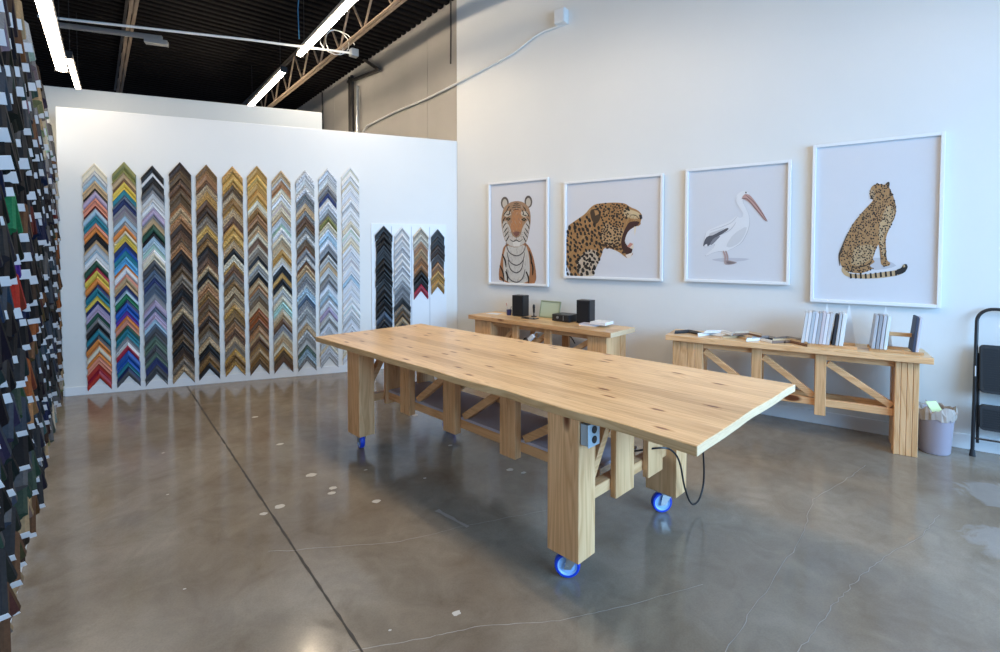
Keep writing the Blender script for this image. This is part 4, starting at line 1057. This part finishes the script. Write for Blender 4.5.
def sboard(x, th, hgt, col, label, lean=.03, group='sample boards standing in the long rack', face=None):
    o = MB(); y0, y1 = .085, .27
    z0, z1 = .021, .021 + hgt
    vs = []
    for z, dy, dx in ((z0, 0, 0), (z1, .05, lean)):
        vs += [(x + dx, y0 + dy - (.0 if z == z0 else 0), z), (x + dx + th, y0 + dy, z), (x + dx + th, y1 + dy * .4, z), (x + dx, y1 + dy * .4, z)]
    o.add(vs, [(3, 2, 1, 0), (4, 5, 6, 7), (0, 1, 5, 4), (1, 2, 6, 5), (2, 3, 7, 6), (3, 0, 4, 7)])
    ob_ = o.build('sample_board', mat('board_' + '_'.join('%02d' % int(q * 99) for q in col), col, .65), bevel=.003)
    return tag(ob_, label, 'sample board', group, place(TB2, 0, 0, H2))
BC = [((.60, .62, .64), 'pale grey'), ((.70, .70, .72), 'white'), ((.45, .50, .56), 'blue-grey'), ((.66, .67, .72), 'off-white'), ((.38, .40, .44), 'mid grey'), ((.58, .52, .54), 'mauve grey'), ((.70, .70, .74), 'chalk white'), ((.55, .55, .57), 'ash grey')]
for k, (c_, nm) in enumerate(BC):
    sboard(1.115 + k * .0255, .0235, .255 + .004 * (k % 3), c_, f'{nm} sample board, {ORD[k + 1]} from the loose corners in the long rack')
sboard(1.335, .018, .25, (.02, .022, .03), 'black sample board in the long rack between the grey and white ones')
sboard(1.358, .02, .262, (.50, .51, .53), 'grey sample board just past the black one in the long rack')
sboard(1.382, .03, .262, (.72, .75, .76), 'thick white sample board ending the long rack')
rack(1.76, .34, 'small wooden rack with a cross bar holding the last four boards', (-.055,))
MB().box(-.07, .10, -.01, .02, .10, .13)
o = MB().box(1.70, 1.87, .20, .225, .12, .15).build('cross_bar', WX, bevel=.002); tag(o, 'pale wooden bar between the grey boards and the dark board', 'bar', M=place(TB2, 0, 0, H2))
for k, (c_, nm) in enumerate((((.42, .43, .46), 'striped grey'), ((.30, .31, .34), 'dark grey'), ((.50, .50, .54), 'light grey'), ((.66, .72, .72), 'pale mint'))):
    sboard(1.60 + k * .026, .022, .265, c_, f'{nm} sample board standing left of the wooden bar'.replace('left of', 'before'), group='sample boards standing in the small rack')
sboard(1.855, .018, .27, (.035, .045, .08), 'navy-edged sample board standing alone past the wooden bar', group='sample boards standing in the small rack')
sboard(1.875, .02, .265, (.55, .54, .60), 'lilac-grey sample board backing the navy-edged one', group='sample boards standing in the small rack')

# ------------------------------------------------------------------ waste bin
t = thing('waste_bin', 'translucent waste bin lined with a brown bag beside the bench leg', 'bin', M4(onR(5.155, .225), (1, 0, 0), (0, 1, 0)))
MB().lathe([(0, .002), (.092, .002), (.098, .012), (.118, .33), (.122, .335), (.122, .34), (.114, .34), (.112, .33), (.090, .016), (0, .016)], 36).build('bin', mat('frosted_lilac_plastic', (.62, .54, .62), .35, trans=.35), t, smooth=True)
b_ = MB(); rr_ = random.Random(4); n_ = 40; rows = []
for (ra, z) in ((.080, .03), (.104, .28), (.112, .345), (.124, .365), (.130, .335), (.124, .27)):
    rows.append([( (ra + rr_.uniform(-.006, .006)) * math.cos(6.283 * k / n_), (ra + rr_.uniform(-.006, .006)) * math.sin(6.283 * k / n_), z + (rr_.uniform(-.022, .022) if z > .2 else 0)) for k in range(n_)])
for row in rows: b_.v += row
for i in range(5):
    for k in range(n_): b_.f.append([i * n_ + k, i * n_ + (k + 1) % n_, (i + 1) * n_ + (k + 1) % n_, (i + 1) * n_ + k]); b_.m.append(0); b_.c.append((1, 1, 1))
b_.build('bin_bag', mat('tan_plastic_bag', (.52, .42, .36), .35, alpha=.85), t)
o = MB().add([(-.06, -.03, .30), (.035, -.05, .31), (.045, .02, .40), (-.05, .04, .40)], [(0, 1, 2, 3)]); o.add([(-.06, -.026, .30), (.035, -.046, .31), (.045, .024, .40), (-.05, .044, .40)], [(3, 2, 1, 0)])
tag(o.build('crumpled_paper', mat('yellow_paper', (.66, .72, .36), .7)), 'pale yellow paper sticking out of the waste bin', 'paper', M=M4(onR(5.155, .225), (1, 0, 0), (0, 1, 0)) @ Matrix.Translation((-.02, -.01, 0)))

# ------------------------------------------------------------------ step ladder, folded against the wall
LB, LT = .17, .05
TLd = M4(onR(5.385, LB, 0), WD, -WN)
t = thing('step_ladder', 'black folded step ladder with ribbed treads leaning on the white wall', 'ladder', TLd @ Matrix.Rotation(-math.atan2(LB - LT, 1.14), 4, 'X'))
W_ = .46; arc = []
for k in range(9): a = math.pi - math.pi / 2 * k / 8; arc.append((.02 + .10 + .10 * math.cos(a), 0, 1.05 + .10 * math.sin(a)))
arc2 = [(W_ - x, y, z) for x, y, z in arc][::-1]
MB().tube([(0, 0, .03), (.01, 0, .5), (.018, 0, .95)] + arc + arc2 + [(W_ - .018, 0, .95), (W_ - .01, 0, .5), (W_, 0, .03)], .0125, 12).build('front_frame', M_BLKMET, t, smooth=True)
MB().tube([(.035, .045, .10), (.035, .04, .80)], .010, 10).build('rear_rail', M_BLKMET, t, smooth=True); MB().tube([(W_ - .035, .045, .10), (W_ - .035, .04, .80)], .010, 10).build('rear_rail', M_BLKMET, t, smooth=True)
for x in (0, W_): MB().lathe([(0, 0), (.020, 0), (.018, .02), (.015, .05), (0, .05)], 16, Matrix.Translation((x, 0, 0))).build('rubber_foot', M_RUBBER, t)
MB().tube([(.01, .0, .14), (W_ - .01, .0, .14)], .007, 8).build('cross_bar', M_BLKMET, t)
def tread(z0, z1):
    n_ = 6; rr = .03; poly = []
    for cx, cz, a0 in ((W_ - .035 - rr, z1 - rr, 0), (.035 + rr, z1 - rr, 90), (.035 + rr, z0 + rr, 180), (W_ - .035 - rr, z0 + rr, 270)):
        for k in range(n_ + 1): a = rad(a0 + 90 * k / n_); poly.append((cx + rr * math.cos(a), cz + rr * math.sin(a)))
    TZ = Matrix(((1, 0, 0, 0), (0, 0, 1, 0), (0, 1, 0, 0), (0, 0, 0, 1)))
    p = MB().prism(poly, -.025, .015, TZ).build('tread', M_RUBBER, t, bevel=.004)
    rb = MB(); z = z0 + .03; k = 0
    while z < z1 - .03:
        rb.bar((.055, -.0265, z), (W_ - .055, -.0265, z), .003, .006, up=(0, 0, 1)); z += .018
    q = rb.build('grip_ribs', M_BLKMET, p)
tread(.50, .87); tread(.215, .41)
MB().tube([(.012, -.013, .62), (.012, -.013, .70)], .004, 6).build('sticker', M_WHITE, t)
